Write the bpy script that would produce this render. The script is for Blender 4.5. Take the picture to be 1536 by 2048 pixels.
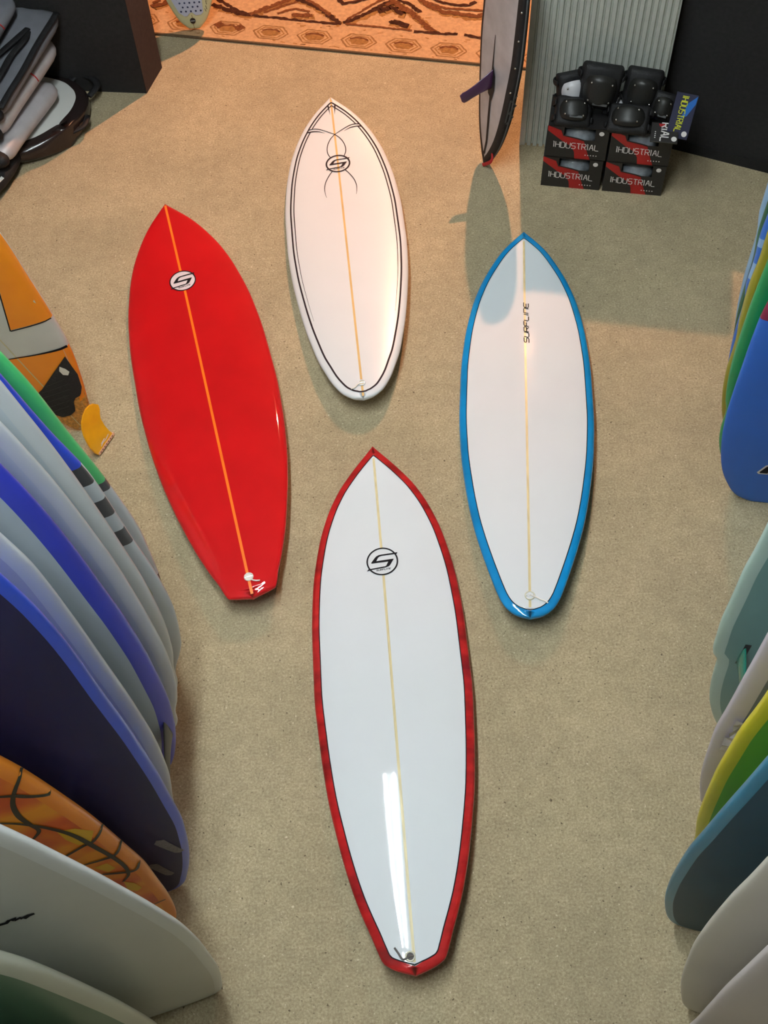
import bpy, bmesh, math, random
import numpy as np
from mathutils import Vector, Matrix

for _o in list(bpy.data.objects):
    bpy.data.objects.remove(_o, do_unlink=True)
SC = bpy.context.scene
COL = SC.collection
PI = math.pi
random.seed(7)


def lin(r, g, b):
    f = lambda c: (c / 255) / 12.92 if c / 255 <= 0.04045 else ((c / 255 + 0.055) / 1.055) ** 2.4
    return (f(r), f(g), f(b), 1.0)


# ------------------------------------------------------------------ camera
FPX, CAM_H = 2311.0, 3.45
_dn = np.array([77.0, 1516.0, FPX]); _dn /= np.linalg.norm(_dn)
_X = np.array([1516.0, -77.0, 0.0]); _X /= np.linalg.norm(_X)
_Z = -_dn
_Y = np.cross(_Z, _X)
cam_data = bpy.data.cameras.new('camera')
cam_data.sensor_fit = 'VERTICAL'
cam_data.sensor_height = 24.0
cam_data.lens = FPX / 2048 * 24.0
cam_data.clip_end = 60
camera = bpy.data.objects.new('camera', cam_data)
COL.objects.link(camera)
camera.matrix_world = Matrix((
    (_X[0], -_X[1], -_X[2], 0.0),
    (_Y[0], -_Y[1], -_Y[2], 0.0),
    (_Z[0], -_Z[1], -_Z[2], CAM_H),
    (0, 0, 0, 1)))
SC.camera = camera

# ------------------------------------------------------------------ world, exposure
world = bpy.data.worlds.new('world')
SC.world = world
world.use_nodes = True
_bg = world.node_tree.nodes['Background']
_bg.inputs['Color'].default_value = (0.75, 0.9, 1.0, 1)
_bg.inputs['Strength'].default_value = 0.05
SC.view_settings.view_transform = 'Standard'
SC.view_settings.look = 'None'
SC.view_settings.gamma = 1.0
SC.view_settings.use_curve_mapping = False
SC.view_settings.exposure = 0.95

# lamp settings used by the lamp builders further down
CEILING_Z = 5.6
FIXTURE_Z = 4.3
TUBE_COLOR = (0.86, 0.955, 1.0)
TUBE_STRENGTH = 92.0
FIXTURES = [(-0.58, 2.33, 1.80, 0.92), (-0.60, 0.66, 1.3, 1.05)]     # x, y, tube length, share of full strength
WARM_POS = (0.93, 6.7, 3.85)
WARM_COLOR = (1.0, 0.46, 0.24)
WARM_POWER = 520.0


# ------------------------------------------------------------------ helpers
def mat(name, col, rough=0.5, coat=0.0, metal=0.0, noise=0.0, nscale=40.0, bump=0.0, bscale=200.0, emit=None, estr=0.0,
        trans=0.0, coat_rough=0.05, spec=0.5, stretch=None):
    m = bpy.data.materials.new(name)
    m.use_nodes = True
    nt = m.node_tree
    p = nt.nodes['Principled BSDF']
    p.inputs['Base Color'].default_value = col
    p.inputs['Roughness'].default_value = rough
    p.inputs['Metallic'].default_value = metal
    p.inputs['Coat Weight'].default_value = coat
    p.inputs['Coat Roughness'].default_value = coat_rough
    p.inputs['Specular IOR Level'].default_value = spec
    p.inputs['Transmission Weight'].default_value = trans
    tc = nt.nodes.new('ShaderNodeTexCoord')
    vec = tc.outputs['Object']
    if stretch:
        mp = nt.nodes.new('ShaderNodeMapping')
        mp.inputs['Scale'].default_value = stretch
        nt.links.new(vec, mp.inputs['Vector'])
        vec = mp.outputs['Vector']
    if noise > 0:
        n = nt.nodes.new('ShaderNodeTexNoise')
        n.inputs['Scale'].default_value = nscale
        n.inputs['Detail'].default_value = 4
        nt.links.new(vec, n.inputs['Vector'])
        r = nt.nodes.new('ShaderNodeValToRGB')
        a = [c * (1 - noise) for c in col[:3]] + [1]
        b = [min(1, c * (1 + noise)) for c in col[:3]] + [1]
        r.color_ramp.elements[0].color = a
        r.color_ramp.elements[0].position = 0.3
        r.color_ramp.elements[1].color = b
        r.color_ramp.elements[1].position = 0.7
        nt.links.new(n.outputs['Fac'], r.inputs['Fac'])
        nt.links.new(r.outputs['Color'], p.inputs['Base Color'])
    if bump > 0:
        n2 = nt.nodes.new('ShaderNodeTexNoise')
        n2.inputs['Scale'].default_value = bscale
        n2.inputs['Detail'].default_value = 3
        nt.links.new(vec, n2.inputs['Vector'])
        bp = nt.nodes.new('ShaderNodeBump')
        bp.inputs['Strength'].default_value = bump
        bp.inputs['Distance'].default_value = 0.004
        nt.links.new(n2.outputs['Fac'], bp.inputs['Height'])
        nt.links.new(bp.outputs['Normal'], p.inputs['Normal'])
    if emit:
        p.inputs['Emission Color'].default_value = emit
        p.inputs['Emission Strength'].default_value = estr
    return m


def link(name, me, m, parent=None, matrix=None, smooth=False):
    o = bpy.data.objects.new(name, me)
    COL.objects.link(o)
    if m is not None:
        for mm in (m if isinstance(m, (list, tuple)) else [m]):
            me.materials.append(mm)
    if smooth:
        for p in me.polygons:
            p.use_smooth = True
    if parent is not None:
        o.parent = parent
    if matrix is not None:
        o.matrix_world = matrix if parent is None else o.matrix_world
        if parent is not None:
            o.matrix_local = matrix
    return o


def mesh(name, verts, faces):
    me = bpy.data.meshes.new(name)
    me.from_pydata([tuple(v) for v in verts], [], faces)
    me.update()
    return me


def thing(name, label, cat, matrix=None, group=None):
    o = bpy.data.objects.new(name, None)
    COL.objects.link(o)
    o.empty_display_size = 0.1
    if matrix is not None:
        o.matrix_world = matrix
    o['label'] = label
    o['category'] = cat
    if group:
        o['group'] = group
    return o


def frame(loc, ex, ey, ez):
    return Matrix(((ex[0], ey[0], ez[0], loc[0]), (ex[1], ey[1], ez[1], loc[1]), (ex[2], ey[2], ez[2], loc[2]), (0, 0, 0, 1)))


def trs(loc, rx=0, ry=0, rz=0):
    from mathutils import Euler
    return Matrix.Translation(loc) @ Euler((rx, ry, rz)).to_matrix().to_4x4()


def box_bm(sx, sy, sz, c=(0, 0, 0), bev=0.0, seg=2, bm=None):
    b = bmesh.new()
    bmesh.ops.create_cube(b, size=1)
    bmesh.ops.scale(b, vec=(sx, sy, sz), verts=b.verts)
    if bev > 0:
        bmesh.ops.bevel(b, geom=list(b.edges), offset=bev, segments=seg, affect='EDGES', profile=0.5)
    bmesh.ops.translate(b, vec=c, verts=b.verts)
    if bm is None:
        return b
    me = bpy.data.meshes.new('tmp')
    b.to_mesh(me); b.free()
    bm.from_mesh(me)
    bpy.data.meshes.remove(me)
    return bm


def bm_mesh(name, b):
    me = bpy.data.meshes.new(name)
    b.to_mesh(me)
    b.free()
    return me


def box(name, sx, sy, sz, c, m, parent=None, bev=0.0, matrix=None, seg=2, smooth=False):
    return link(name, bm_mesh(name, box_bm(sx, sy, sz, c, bev, seg)), m, parent, matrix, smooth)


def tube_mesh(name, pts, r, n=8, closed=False, flat=None):
    """swept tube; r number or list; flat = (normal vector, ratio) squashes it into a strap"""
    P = [Vector(p) for p in pts]
    N = len(P)
    V = []; F = []
    up = Vector((0, 0, 1))
    for i, p in enumerate(P):
        a = P[(i - 1) % N] if (i > 0 or closed) else P[i]
        b = P[(i + 1) % N] if (i < N - 1 or closed) else P[i]
        t = (b - a).normalized()
        ref = Vector(flat[0]) if flat else (up if abs(t.dot(up)) < 0.95 else Vector((1, 0, 0)))
        s = t.cross(ref).normalized()
        w = s.cross(t).normalized()
        rr = r[i] if isinstance(r, (list, tuple)) else r
        for k in range(n):
            an = 2 * PI * k / n
            V.append(p + s * rr * math.cos(an) + w * rr * math.sin(an) * (flat[1] if flat else 1))
    M = N if closed else N - 1
    for i in range(M):
        for k in range(n):
            a = i * n + k; b = i * n + (k + 1) % n
            c = ((i + 1) % N) * n + (k + 1) % n; d = ((i + 1) % N) * n + k
            F.append((a, b, c, d))
    if not closed:
        F.append(tuple(range(n - 1, -1, -1)))
        F.append(tuple((N - 1) * n + k for k in range(n)))
    return mesh(name, V, F)


def smooth_path(pts, n=8):
    """Catmull-Rom"""
    P = [Vector(p) for p in pts]
    if len(P) < 3:
        return P
    Q = [P[0] * 2 - P[1]] + P + [P[-1] * 2 - P[-2]]
    out = []
    for i in range(1, len(Q) - 2):
        p0, p1, p2, p3 = Q[i - 1], Q[i], Q[i + 1], Q[i + 2]
        for k in range(n):
            t = k / n
            out.append(0.5 * ((2 * p1) + (p2 - p0) * t + (2 * p0 - 5 * p1 + 4 * p2 - p3) * t * t + (3 * p1 - p0 - 3 * p2 + p3) * t ** 3))
    out.append(P[-1])
    return out


def pchip(xs, ys):
    xs = np.array(xs, float); ys = np.array(ys, float)
    h = np.diff(xs); d = np.diff(ys) / h
    m = np.zeros(len(xs))
    for i in range(1, len(xs) - 1):
        if d[i - 1] * d[i] > 0:
            w1 = 2 * h[i] + h[i - 1]; w2 = h[i] + 2 * h[i - 1]
            m[i] = (w1 + w2) / (w1 / d[i - 1] + w2 / d[i])
    m[0] = d[0]; m[-1] = d[-1]

    def f(x):
        x = min(max(x, xs[0]), xs[-1])
        i = int(min(np.searchsorted(xs, x, side='right') - 1, len(xs) - 2))
        t = (x - xs[i]) / h[i]
        return float((1 + 2 * t) * (1 - t) ** 2 * ys[i] + t * (1 - t) ** 2 * h[i] * m[i] + t * t * (3 - 2 * t) * ys[i + 1] + t * t * (t - 1) * h[i] * m[i + 1])
    return f


# ------------------------------------------------------------------ surfboard shape
class Board:
    """x from tail to nose, y across, z up to the deck"""

    def __init__(s, L, wf, thf, zbf, inset=0.028, nd=2.6, nb=3.4, apex=0.45):
        s.L, s.wf, s.thf, s.zbf, s.inset, s.nd, s.nb, s.apex = L, wf, thf, zbf, inset, nd, nb, apex
        xs = np.linspace(0, L, 400)
        s._xs = xs
        s._ws = np.array([wf(x) for x in xs])

    def w(s, x):
        return max(s.wf(x), 0.0015)

    def wi(s, x, d=None):
        d = s.inset if d is None else d
        k = np.abs(s._xs - x) <= d
        v = s._ws[k] - np.sqrt(np.maximum(0, d * d - (s._xs[k] - x) ** 2))
        r = float(v.min()) if len(v) else 0
        if x < d or x > s.L - d:
            r = min(r, s.w(x) * 0.0 if (x < d * 0.2 or x > s.L - d * 0.2) else r)
        return max(0.0, min(r, s.w(x) - 0.0008))

    def top(s, x, y):
        w, th = s.w(x), s.thf(x)
        q = min(1, abs(y) / w)
        return s.zbf(x) + th * s.apex + th * (1 - s.apex) * (1 - q ** s.nd) ** (1 / s.nd)

    def bot(s, x, y):
        w, th = s.w(x), s.thf(x)
        q = min(1, abs(y) / w)
        return s.zbf(x) + th * s.apex - th * s.apex * (1 - q ** s.nb) ** (1 / s.nb)

    def stations(s, n=76, extra=()):
        L = s.L
        xs = [0.5 * L * (1 - math.cos(PI * i / n)) * 0.55 + 0.45 * L * i / n for i in range(n + 1)]
        xs += [e for e in extra] + [0.002, 0.006, 0.012, 0.02, L - 0.003, L - 0.008, L - 0.016]
        xs = sorted(set(round(x, 5) for x in xs if 0 <= x <= L))
        out = [xs[0]]
        for x in xs[1:]:
            if x - out[-1] > 0.0012:
                out.append(x)
        out[-1] = L
        return out

    def build(s, parent, names, mats, matfn=None, extra=(), ni=6, no=6):
        """names: dict class -> part name; classes deck, raild, railb, bottom; mats: part name -> [materials]"""
        xs = s.stations(extra=extra)
        rows_n = ni + no + no + ni
        ring = []
        V = []
        cls = []
        for j in range(ni): cls.append('deck')
        for j in range(no): cls.append('raild')
        for j in range(no): cls.append('railb')
        for j in range(ni): cls.append('bottom')
        for x in xs:
            w, wi = s.w(x), s.wi(x)
            half = []
            for j in range(ni + 1):
                y = wi * j / ni
                half.append((y, s.top(x, y)))
            ph0 = math.acos(min(1, (wi / w)) ** (s.nd / 2))
            for j in range(1, no + 1):
                ph = ph0 * (1 - j / no)
                y = w * math.cos(ph) ** (2 / s.nd)
                half.append((y, s.top(x, y)))
            ph0 = math.acos(min(1, (wi / w)) ** (s.nb / 2))
            for j in range(1, no + 1):
                ph = ph0 * j / no
                y = w * math.cos(ph) ** (2 / s.nb)
                half.append((y, s.bot(x, y)))
            for j in range(ni - 1, -1, -1):
                y = wi * j / ni
                half.append((y, s.bot(x, y)))
            loop = [(x, y, z) for y, z in half] + [(x, -y, z) for y, z in half[-2:0:-1]]
            V += loop
        n = 2 * rows_n
        allcls = cls + cls[::-1]
        F = []; FC = []; FX = []
        for i in range(len(xs) - 1):
            for k in range(n):
                a, b = i * n + k, i * n + (k + 1) % n
                F.append((a, b, b + n, a + n)); FC.append(allcls[k]); FX.append(0.5 * (xs[i] + xs[i + 1]))
        # end caps as strips
        m = rows_n
        for base, flip in ((0, False), ((len(xs) - 1) * n, True)):
            for k in range(m):
                a, b = base + k, base + k + 1
                c, d = base + (n - k - 1) % n, base + (n - k) % n
                f = [a, d, c, b] if not flip else [a, b, c, d]
                f2 = []
                for q in f:
                    if q not in f2:
                        f2.append(q)
                if len(f2) >= 3:
                    F.append(tuple(f2)); FC.append('deck' if k < ni else ('raild' if k < ni + no else ('railb' if k < m - ni else 'bottom')))
                    FX.append(xs[0] if not flip else xs[-1])
        # vertex normals of the complete shape
        full = mesh('tmp', V, F)
        for p in full.polygons:
            p.use_smooth = True
        nrm = [v.normal.copy() for v in full.vertices]
        bpy.data.meshes.remove(full)
        objs = {}
        for pn in dict.fromkeys(names.values()):
            idx = [i for i, c in enumerate(FC) if names[c] == pn]
            used = sorted(set(v for i in idx for v in F[i]))
            mp = {v: k for k, v in enumerate(used)}
            me = mesh(pn, [V[v] for v in used], [tuple(mp[v] for v in F[i]) for i in idx])
            ml = mats[pn] if isinstance(mats[pn], list) else [mats[pn]]
            o = link(pn, me, ml, parent)
            for p in me.polygons:
                p.use_smooth = True
            if matfn and len(ml) > 1:
                for p, i in zip(me.polygons, idx):
                    p.material_index = matfn(FX[i], FC[i])
            me.normals_split_custom_set_from_vertices([nrm[v] for v in used])
            objs[pn] = o
        return objs

    # flat art lying on the deck (side=+1) or the bottom (side=-1)
    def ribbon(s, name, pts, hw, m, parent, side=1, eps=0.0009, closed=False):
        P = [np.array(p, float) for p in pts]
        Q = [P[0]]
        for a, b in zip(P[:-1], P[1:]):
            k = max(1, int(np.linalg.norm(b - a) / 0.02))
            for i in range(1, k + 1):
                Q.append(a + (b - a) * i / k)
        N = len(Q)
        V = []
        hs = hw if isinstance(hw, (list, tuple)) else [hw]
        for i, p in enumerate(Q):
            a = Q[max(0, i - 1)]; b = Q[min(N - 1, i + 1)]
            t = (b - a); t = t / (np.linalg.norm(t) + 1e-9)
            nn = np.array([-t[1], t[0]])
            h = float(np.interp(i / (N - 1), np.linspace(0, 1, len(hs)), hs))
            for sg in (1, 0, -1):
                q = p + nn * h * sg
                z = s.top(q[0], q[1]) + eps if side > 0 else s.bot(q[0], q[1]) - eps
                V.append((q[0], q[1], z))
        F = []
        for i in range(N - 1):
            for k in (0, 1):
                a = 3 * i + k
                f = (a, a + 1, a + 4, a + 3)
                F.append(f if side > 0 else f[::-1])
        return link(name, mesh(name, V, F), m, parent, smooth=True)

    def patch(s, name, poly, m, parent, side=1, eps=0.0007, cuts=2):
        b = bmesh.new()
        vs = [b.verts.new((p[0], p[1], 0)) for p in poly]
        es = [b.edges.new((vs[i], vs[(i + 1) % len(vs)])) for i in range(len(vs))]
        bmesh.ops.triangle_fill(b, use_beauty=True, edges=es)
        for _ in range(cuts):
            bmesh.ops.subdivide_edges(b, edges=[e for e in b.edges if e.calc_length() > 0.02], cuts=1)
            bmesh.ops.triangulate(b, faces=b.faces)
        for v in b.verts:
            v.co.z = s.top(v.co.x, v.co.y) + eps if side > 0 else s.bot(v.co.x, v.co.y) - eps
        bmesh.ops.recalc_face_normals(b, faces=b.faces)
        b.faces.ensure_lookup_table()
        if len(b.faces) and b.faces[0].normal.z * side < 0:
            bmesh.ops.reverse_faces(b, faces=b.faces)
        return link(name, bm_mesh(name, b), m, parent, smooth=True)


# ------------------------------------------------------------------ lettering (drawn strokes in a 1 x 1 cell)
GLYPH = {
    'S': [[(1, 1), (.2, 1), (0, .85), (0, .6), (.15, .5), (.85, .5), (1, .4), (1, .15), (.8, 0), (0, 0)]],
    'U': [[(0, 1), (0, .15), (.2, 0), (.8, 0), (1, .15), (1, 1)]],
    'R': [[(0, 0), (0, 1), (.8, 1), (1, .85), (1, .6), (.8, .48), (.1, .48)], [(.5, .48), (1, 0)]],
    'F': [[(0, 0), (0, .85), (.2, 1), (1, 1)], [(0, .5), (.8, .5)]],
    'L': [[(0, 1), (0, .15), (.2, 0), (1, 0)]],
    'I': [[(.5, 0), (.5, 1)]],
    'N': [[(0, 0), (0, 1), (.8, 1), (1, .85), (1, 0)]],
    'E': [[(1, 1), (.2, 1), (0, .85), (0, .15), (.2, 0), (1, 0)], [(0, .5), (.85, .5)]],
    'D': [[(0, 0), (0, 1), (.75, 1), (1, .8), (1, .2), (.75, 0), (0, 0)]],
    'T': [[(0, 1), (1, 1)], [(.5, 1), (.5, .15), (.7, 0)]],
    'A': [[(0, 0), (.45, 1), (.6, 1), (1, 0)], [(.75, .4), (.35, .4)]],
    'i': [[(.3, 1), (.5, 1), (.5, 0)]],
    'n': [[(0, 0), (0, 1)], [(0, .5), (1, .5)], [(1, 0), (1, 1)]],
}


def letters(text, width, height, slant=0.0, gap=0.28, narrow='Ii'):
    """list of polylines in (u, v)"""
    ws = [0.25 if c in narrow else 1.0 for c in text]
    tot = sum(ws) + gap * (len(text) - 1)
    k = width / tot
    x = 0
    out = []
    for c, w in zip(text, ws):
        for st in GLYPH[c]:
            out.append([((x + (u if c not in narrow else (u - .5) * 1 + .12) * (w if c not in narrow else 1)) * k + slant * v * height, v * height) for u, v in st])
        x += w + gap
    return out


def flat_strokes(name, lines, hw, m, parent, matrix=None, z=0.0, as_box=0.0):
    V = []; F = []
    for ln in lines:
        n = len(ln)
        base = len(V)
        for i, p in enumerate(ln):
            a = ln[max(0, i - 1)]; b = ln[min(n - 1, i + 1)]
            t = Vector((b[0] - a[0], b[1] - a[1])).normalized()
            nn = Vector((-t.y, t.x))
            for sg in (1, -1):
                V.append((p[0] + nn.x * hw * sg, p[1] + nn.y * hw * sg, z))
        for i in range(n - 1):
            a = base + 2 * i
            F.append((a + 1, a + 3, a + 2, a))
    return link(name, mesh(name, V, F), m, parent, matrix)


def flat_poly(name, poly, m, parent, matrix=None, z=0.0, thick=0.0):
    b = bmesh.new()
    vs = [b.verts.new((p[0], p[1], z)) for p in poly]
    es = [b.edges.new((vs[i], vs[(i + 1) % len(vs)])) for i in range(len(vs))]
    bmesh.ops.triangle_fill(b, use_beauty=True, edges=es)
    bmesh.ops.recalc_face_normals(b, faces=b.faces)
    b.faces.ensure_lookup_table()
    if b.faces[0].normal.z < 0:
        bmesh.ops.reverse_faces(b, faces=b.faces)
    if thick > 0:
        r = bmesh.ops.extrude_face_region(b, geom=list(b.faces))
        vv = [e for e in r['geom'] if isinstance(e, bmesh.types.BMVert)]
        bmesh.ops.translate(b, vec=(0, 0, thick), verts=vv)
        bmesh.ops.recalc_face_normals(b, faces=b.faces)
    return link(name, bm_mesh(name, b), m, parent, matrix)


def circle(cx, cy, r, n=24, ry=None):
    ry = r if ry is None else ry
    return [(cx + r * math.cos(2 * PI * i / n), cy + ry * math.sin(2 * PI * i / n)) for i in range(n)]


# ------------------------------------------------------------------ materials
def carpet_material():
    m = bpy.data.materials.new('beige_carpet')
    m.use_nodes = True
    nt = m.node_tree
    p = nt.nodes['Principled BSDF']
    p.inputs['Roughness'].default_value = 0.95
    p.inputs['Specular IOR Level'].default_value = 0.1
    tc = nt.nodes.new('ShaderNodeTexCoord')

    def noise(scale, detail=4, rough=0.6):
        n = nt.nodes.new('ShaderNodeTexNoise')
        n.inputs['Scale'].default_value = scale
        n.inputs['Detail'].default_value = detail
        n.inputs['Roughness'].default_value = rough
        nt.links.new(tc.outputs['Object'], n.inputs['Vector'])
        return n

    def ramp(src, stops):
        r = nt.nodes.new('ShaderNodeValToRGB')
        el = r.color_ramp.elements
        el[0].position, el[0].color = stops[0]
        el[1].position, el[1].color = stops[-1]
        for pos, c in stops[1:-1]:
            e = el.new(pos); e.color = c
        nt.links.new(src, r.inputs['Fac'])
        return r

    def mix(fac, a, b, mode='MIX'):
        x = nt.nodes.new('ShaderNodeMix')
        x.data_type = 'RGBA'
        x.blend_type = mode
        if isinstance(fac, float):
            x.inputs[0].default_value = fac
        else:
            nt.links.new(fac, x.inputs[0])
        for s, v in ((6, a), (7, b)):
            if isinstance(v, tuple):
                x.inputs[s].default_value = v
            else:
                nt.links.new(v, x.inputs[s])
        return x.outputs[2]
    g = lambda v: (v, v, v, 1)
    base = ramp(noise(140, 6, 0.75).outputs['Fac'], [(0.32, lin(146, 131, 104)), (0.5, lin(178, 163, 131)), (0.68, lin(205, 191, 158))])
    patchy = ramp(noise(2.2, 5, 0.6).outputs['Fac'], [(0.35, g(0.86)), (0.65, g(1.05))])
    c1 = mix(1.0, base.outputs['Color'], patchy.outputs['Color'], 'MULTIPLY')
    mid = ramp(noise(22, 3, 0.6).outputs['Fac'], [(0.35, g(0.92)), (0.65, g(1.04))])
    c2 = mix(1.0, c1, mid.outputs['Color'], 'MULTIPLY')
    # dark and pale flecks in the pile
    fl = ramp(noise(85, 2, 0.5).outputs['Fac'], [(0.67, g(0)), (0.74, g(1))])
    c3 = mix(fl.outputs['Color'], c2, lin(104, 92, 72))
    fl2 = ramp(noise(97, 2, 0.4).outputs['Fac'], [(0.24, g(1)), (0.31, g(0))])
    c4 = mix(fl2.outputs['Color'], c3, lin(214, 202, 172))
    nt.links.new(c4, p.inputs['Base Color'])
    bp = nt.nodes.new('ShaderNodeBump')
    bp.inputs['Strength'].default_value = 0.55
    bp.inputs['Distance'].default_value = 0.004
    nt.links.new(noise(330, 4, 0.7).outputs['Fac'], bp.inputs['Height'])
    nt.links.new(bp.outputs['Normal'], p.inputs['Normal'])
    return m


M = {}
M['carpet'] = carpet_material()
M['wall'] = mat('dark_wall_paint', lin(150, 146, 136), 0.9, noise=0.1, nscale=3)
M['ceiling'] = mat('ceiling_paint', lin(190, 188, 180), 0.9, noise=0.05, nscale=3)
M['deck_white'] = mat('white_gloss_resin', (0.74, 0.78, 0.80, 1), 0.6, spec=0.2, coat=1.0, coat_rough=0.03, noise=0.012, nscale=6)
M['deck_satin'] = mat('white_satin_resin', (0.76, 0.79, 0.80, 1), 0.34, coat=0.35, coat_rough=0.28, noise=0.01, nscale=6)
M['red_gloss'] = mat('red_gloss_resin', lin(190, 12, 18), 0.6, spec=0.1, coat=1.0, coat_rough=0.035, noise=0.08, nscale=5)
M['rail_red'] = mat('mottled_red_rail_resin', lin(165, 26, 26), 0.6, spec=0.1, coat=1.0, coat_rough=0.06, noise=0.42, nscale=9, stretch=(2.2, 1, 1))
M['rail_blue'] = mat('cyan_blue_rail_resin', lin(12, 136, 198), 0.6, spec=0.1, coat=1.0, coat_rough=0.06, noise=0.18, nscale=7)
M['black_line'] = mat('black_pinline', (0.008, 0.008, 0.011, 1), 0.7, spec=0.15)
M['brown_line'] = mat('dark_brown_pinline', (0.030, 0.020, 0.024, 1), 0.7, spec=0.15)
M['stringer'] = mat('wood_stringer', lin(214, 200, 150), 0.4, coat=0.5, noise=0.18, nscale=9, stretch=(1, 30, 30))
M['stringer_tan'] = mat('tan_wood_stringer', lin(222, 186, 120), 0.4, coat=0.5, noise=0.12, nscale=9)
M['stringer_orange'] = mat('orange_stringer', lin(246, 122, 20), 0.4, coat=0.8, noise=0.1, nscale=9)
M['logo_white'] = mat('logo_white', lin(226, 218, 222), 0.4, coat=0.8)
M['plastic_white'] = mat('white_plastic', lin(232, 230, 218), 0.35)
M['plastic_clear'] = mat('clear_plastic_cup', lin(214, 212, 190), 0.3)
M['plastic_black'] = mat('black_plastic', (0.012, 0.012, 0.013, 1), 0.3)
M['cord'] = mat('white_cord', lin(236, 232, 222), 0.8)
M['cord_grey'] = mat('grey_cord', lin(96, 92, 90), 0.8)
M['black_cloth'] = mat('black_cloth', (0.009, 0.0085, 0.0085, 1), 0.9, noise=0.3, nscale=60, bump=0.4, bscale=500)
M['black_cloth_warm'] = mat('black_cloth_warm_light', lin(50, 34, 30), 0.9, noise=0.2, nscale=60, bump=0.4, bscale=500)  # black cloth with the amber lamp's light painted in as brown
M['black_nylon'] = mat('black_nylon', (0.011, 0.011, 0.012, 1), 0.6, spec=0.3, noise=0.2, nscale=50, bump=0.3, bscale=300)
M['black_vinyl'] = mat('glossy_black_vinyl', (0.02, 0.013, 0.012, 1), 0.18)
M['silver_fabric'] = mat('silver_fabric', lin(186, 182, 184), 0.5, noise=0.12, nscale=14, bump=0.5, bscale=22, metal=0.25)
M['grey_fabric'] = mat('grey_fabric', lin(104, 106, 112), 0.55, noise=0.12, nscale=14, bump=0.5, bscale=26)
M['white_panel'] = mat('white_vinyl', lin(214, 214, 208), 0.4)
M['ribbed'] = mat('grey_ribbed_metal', lin(184, 188, 178), 0.6, noise=0.06, nscale=30)
M['pile_base'] = mat('tan_rug_pile', lin(190, 152, 112), 0.95, noise=0.16, nscale=60, bump=0.5, bscale=260, spec=0.1)
M['rug_brown'] = mat('brown_rug_pile', lin(112, 68, 40), 0.95, noise=0.35, nscale=90, bump=0.4, bscale=260, spec=0.1)
M['rug_dark'] = mat('dark_rug_pile', lin(66, 38, 26), 0.95, noise=0.45, nscale=60, bump=0.4, bscale=260, spec=0.1)
M['rug_gold'] = mat('golden_rug_pile', lin(150, 108, 62), 0.95, noise=0.25, nscale=70, bump=0.4, bscale=260, spec=0.1)
M['rug_line'] = mat('olive_rug_pile', lin(142, 104, 66), 0.95, noise=0.2, nscale=90, spec=0.1)
M['rug_edge'] = mat('rug_binding', lin(92, 72, 48), 0.95, noise=0.2, nscale=90)
M['carton'] = mat('black_printed_carton', (0.016, 0.015, 0.015, 1), 0.38)
M['carton_edge'] = mat('raw_carton', lin(168, 146, 112), 0.8)
M['print_red'] = mat('red_print', lin(158, 24, 24), 0.4)
M['print_white'] = mat('white_print', lin(226, 222, 218), 0.5)
M['pad_grey'] = mat('grey_foam_in_wrap', lin(140, 146, 150), 0.25, noise=0.35, nscale=30, bump=0.6, bscale=40)
M['pad_cap'] = mat('black_pad_cap', (0.013, 0.013, 0.012, 1), 0.42, spec=0.35)
M['pad_cap_white'] = mat('white_pad_cap', lin(205, 205, 208), 0.35)
M['metal'] = mat('rivet_metal', lin(200, 200, 196), 0.25, metal=1.0)
M['print_yellow'] = mat('yellow_print', lin(196, 200, 36), 0.5)
M['print_blue'] = mat('blue_print', lin(24, 98, 176), 0.4)
M['card_navy'] = mat('navy_card', lin(34, 36, 62), 0.4)
M['label_grey'] = mat('grey_stitched_label', lin(78, 80, 80), 0.6)
M['red_strap'] = mat('red_strap', lin(176, 30, 34), 0.6)
M['purple_fin'] = mat('purple_fin', lin(74, 40, 78), 0.3, coat=0.5)
M['orange_resin'] = mat('orange_resin', lin(255, 146, 26), 0.4, coat=0.3, coat_rough=0.2, noise=0.06, nscale=8)
M['board_white'] = mat('offwhite_resin', lin(206, 205, 196), 0.4, coat=0.3, coat_rough=0.2, noise=0.04, nscale=8)
M['traction'] = mat('black_traction_foam', (0.018, 0.017, 0.017, 1), 0.85, bump=0.8, bscale=180)
M['honeycomb'] = mat('tan_carbon_patch', lin(206, 144, 66), 0.5, noise=0.4, nscale=110)
M['fin_yellow'] = mat('yellow_orange_fin', lin(250, 176, 24), 0.3, coat=0.6, noise=0.14, nscale=14)
M['fin_tab'] = mat('pale_pink_fin_base', lin(226, 176, 144), 0.5)
M['fin_hole'] = mat('fin_base_slot', lin(120, 70, 60), 0.6)
M['fin_grey'] = mat('smoke_grey_fin', lin(48, 50, 47), 0.45, coat=0.15)
M['fin_teal'] = mat('teal_fin', lin(20, 130, 108), 0.25, coat=0.6)
M['cream_pale'] = mat('pale_yellow_resin', lin(206, 206, 160), 0.4, coat=0.4, coat_rough=0.15)
M['pad_blue'] = mat('pale_blue_traction_foam', lin(188, 196, 216), 0.7)
M['pad_hole'] = mat('dark_blue_pad_hole', lin(40, 50, 84), 0.8)
M['steel'] = mat('white_enamel', lin(220, 220, 215), 0.4)
M['slot_grey'] = mat('grey_fin_box', lin(112, 112, 116), 0.5, noise=0.3, nscale=120)
M['wrap'] = mat('crumpled_clear_wrap', lin(190, 186, 200), 0.2, noise=0.2, nscale=30)


def satin(name, rgb, rough=0.42, coat=0.35, noise=0.03, cr=0.18):
    k = 'b_' + name
    if k not in M:
        M[k] = mat(name, lin(*rgb), rough, coat=coat, coat_rough=cr, noise=noise, nscale=5)
    return M[k]


# ------------------------------------------------------------------ the setting
def structure(o):
    o['kind'] = 'structure'
    return o


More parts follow.
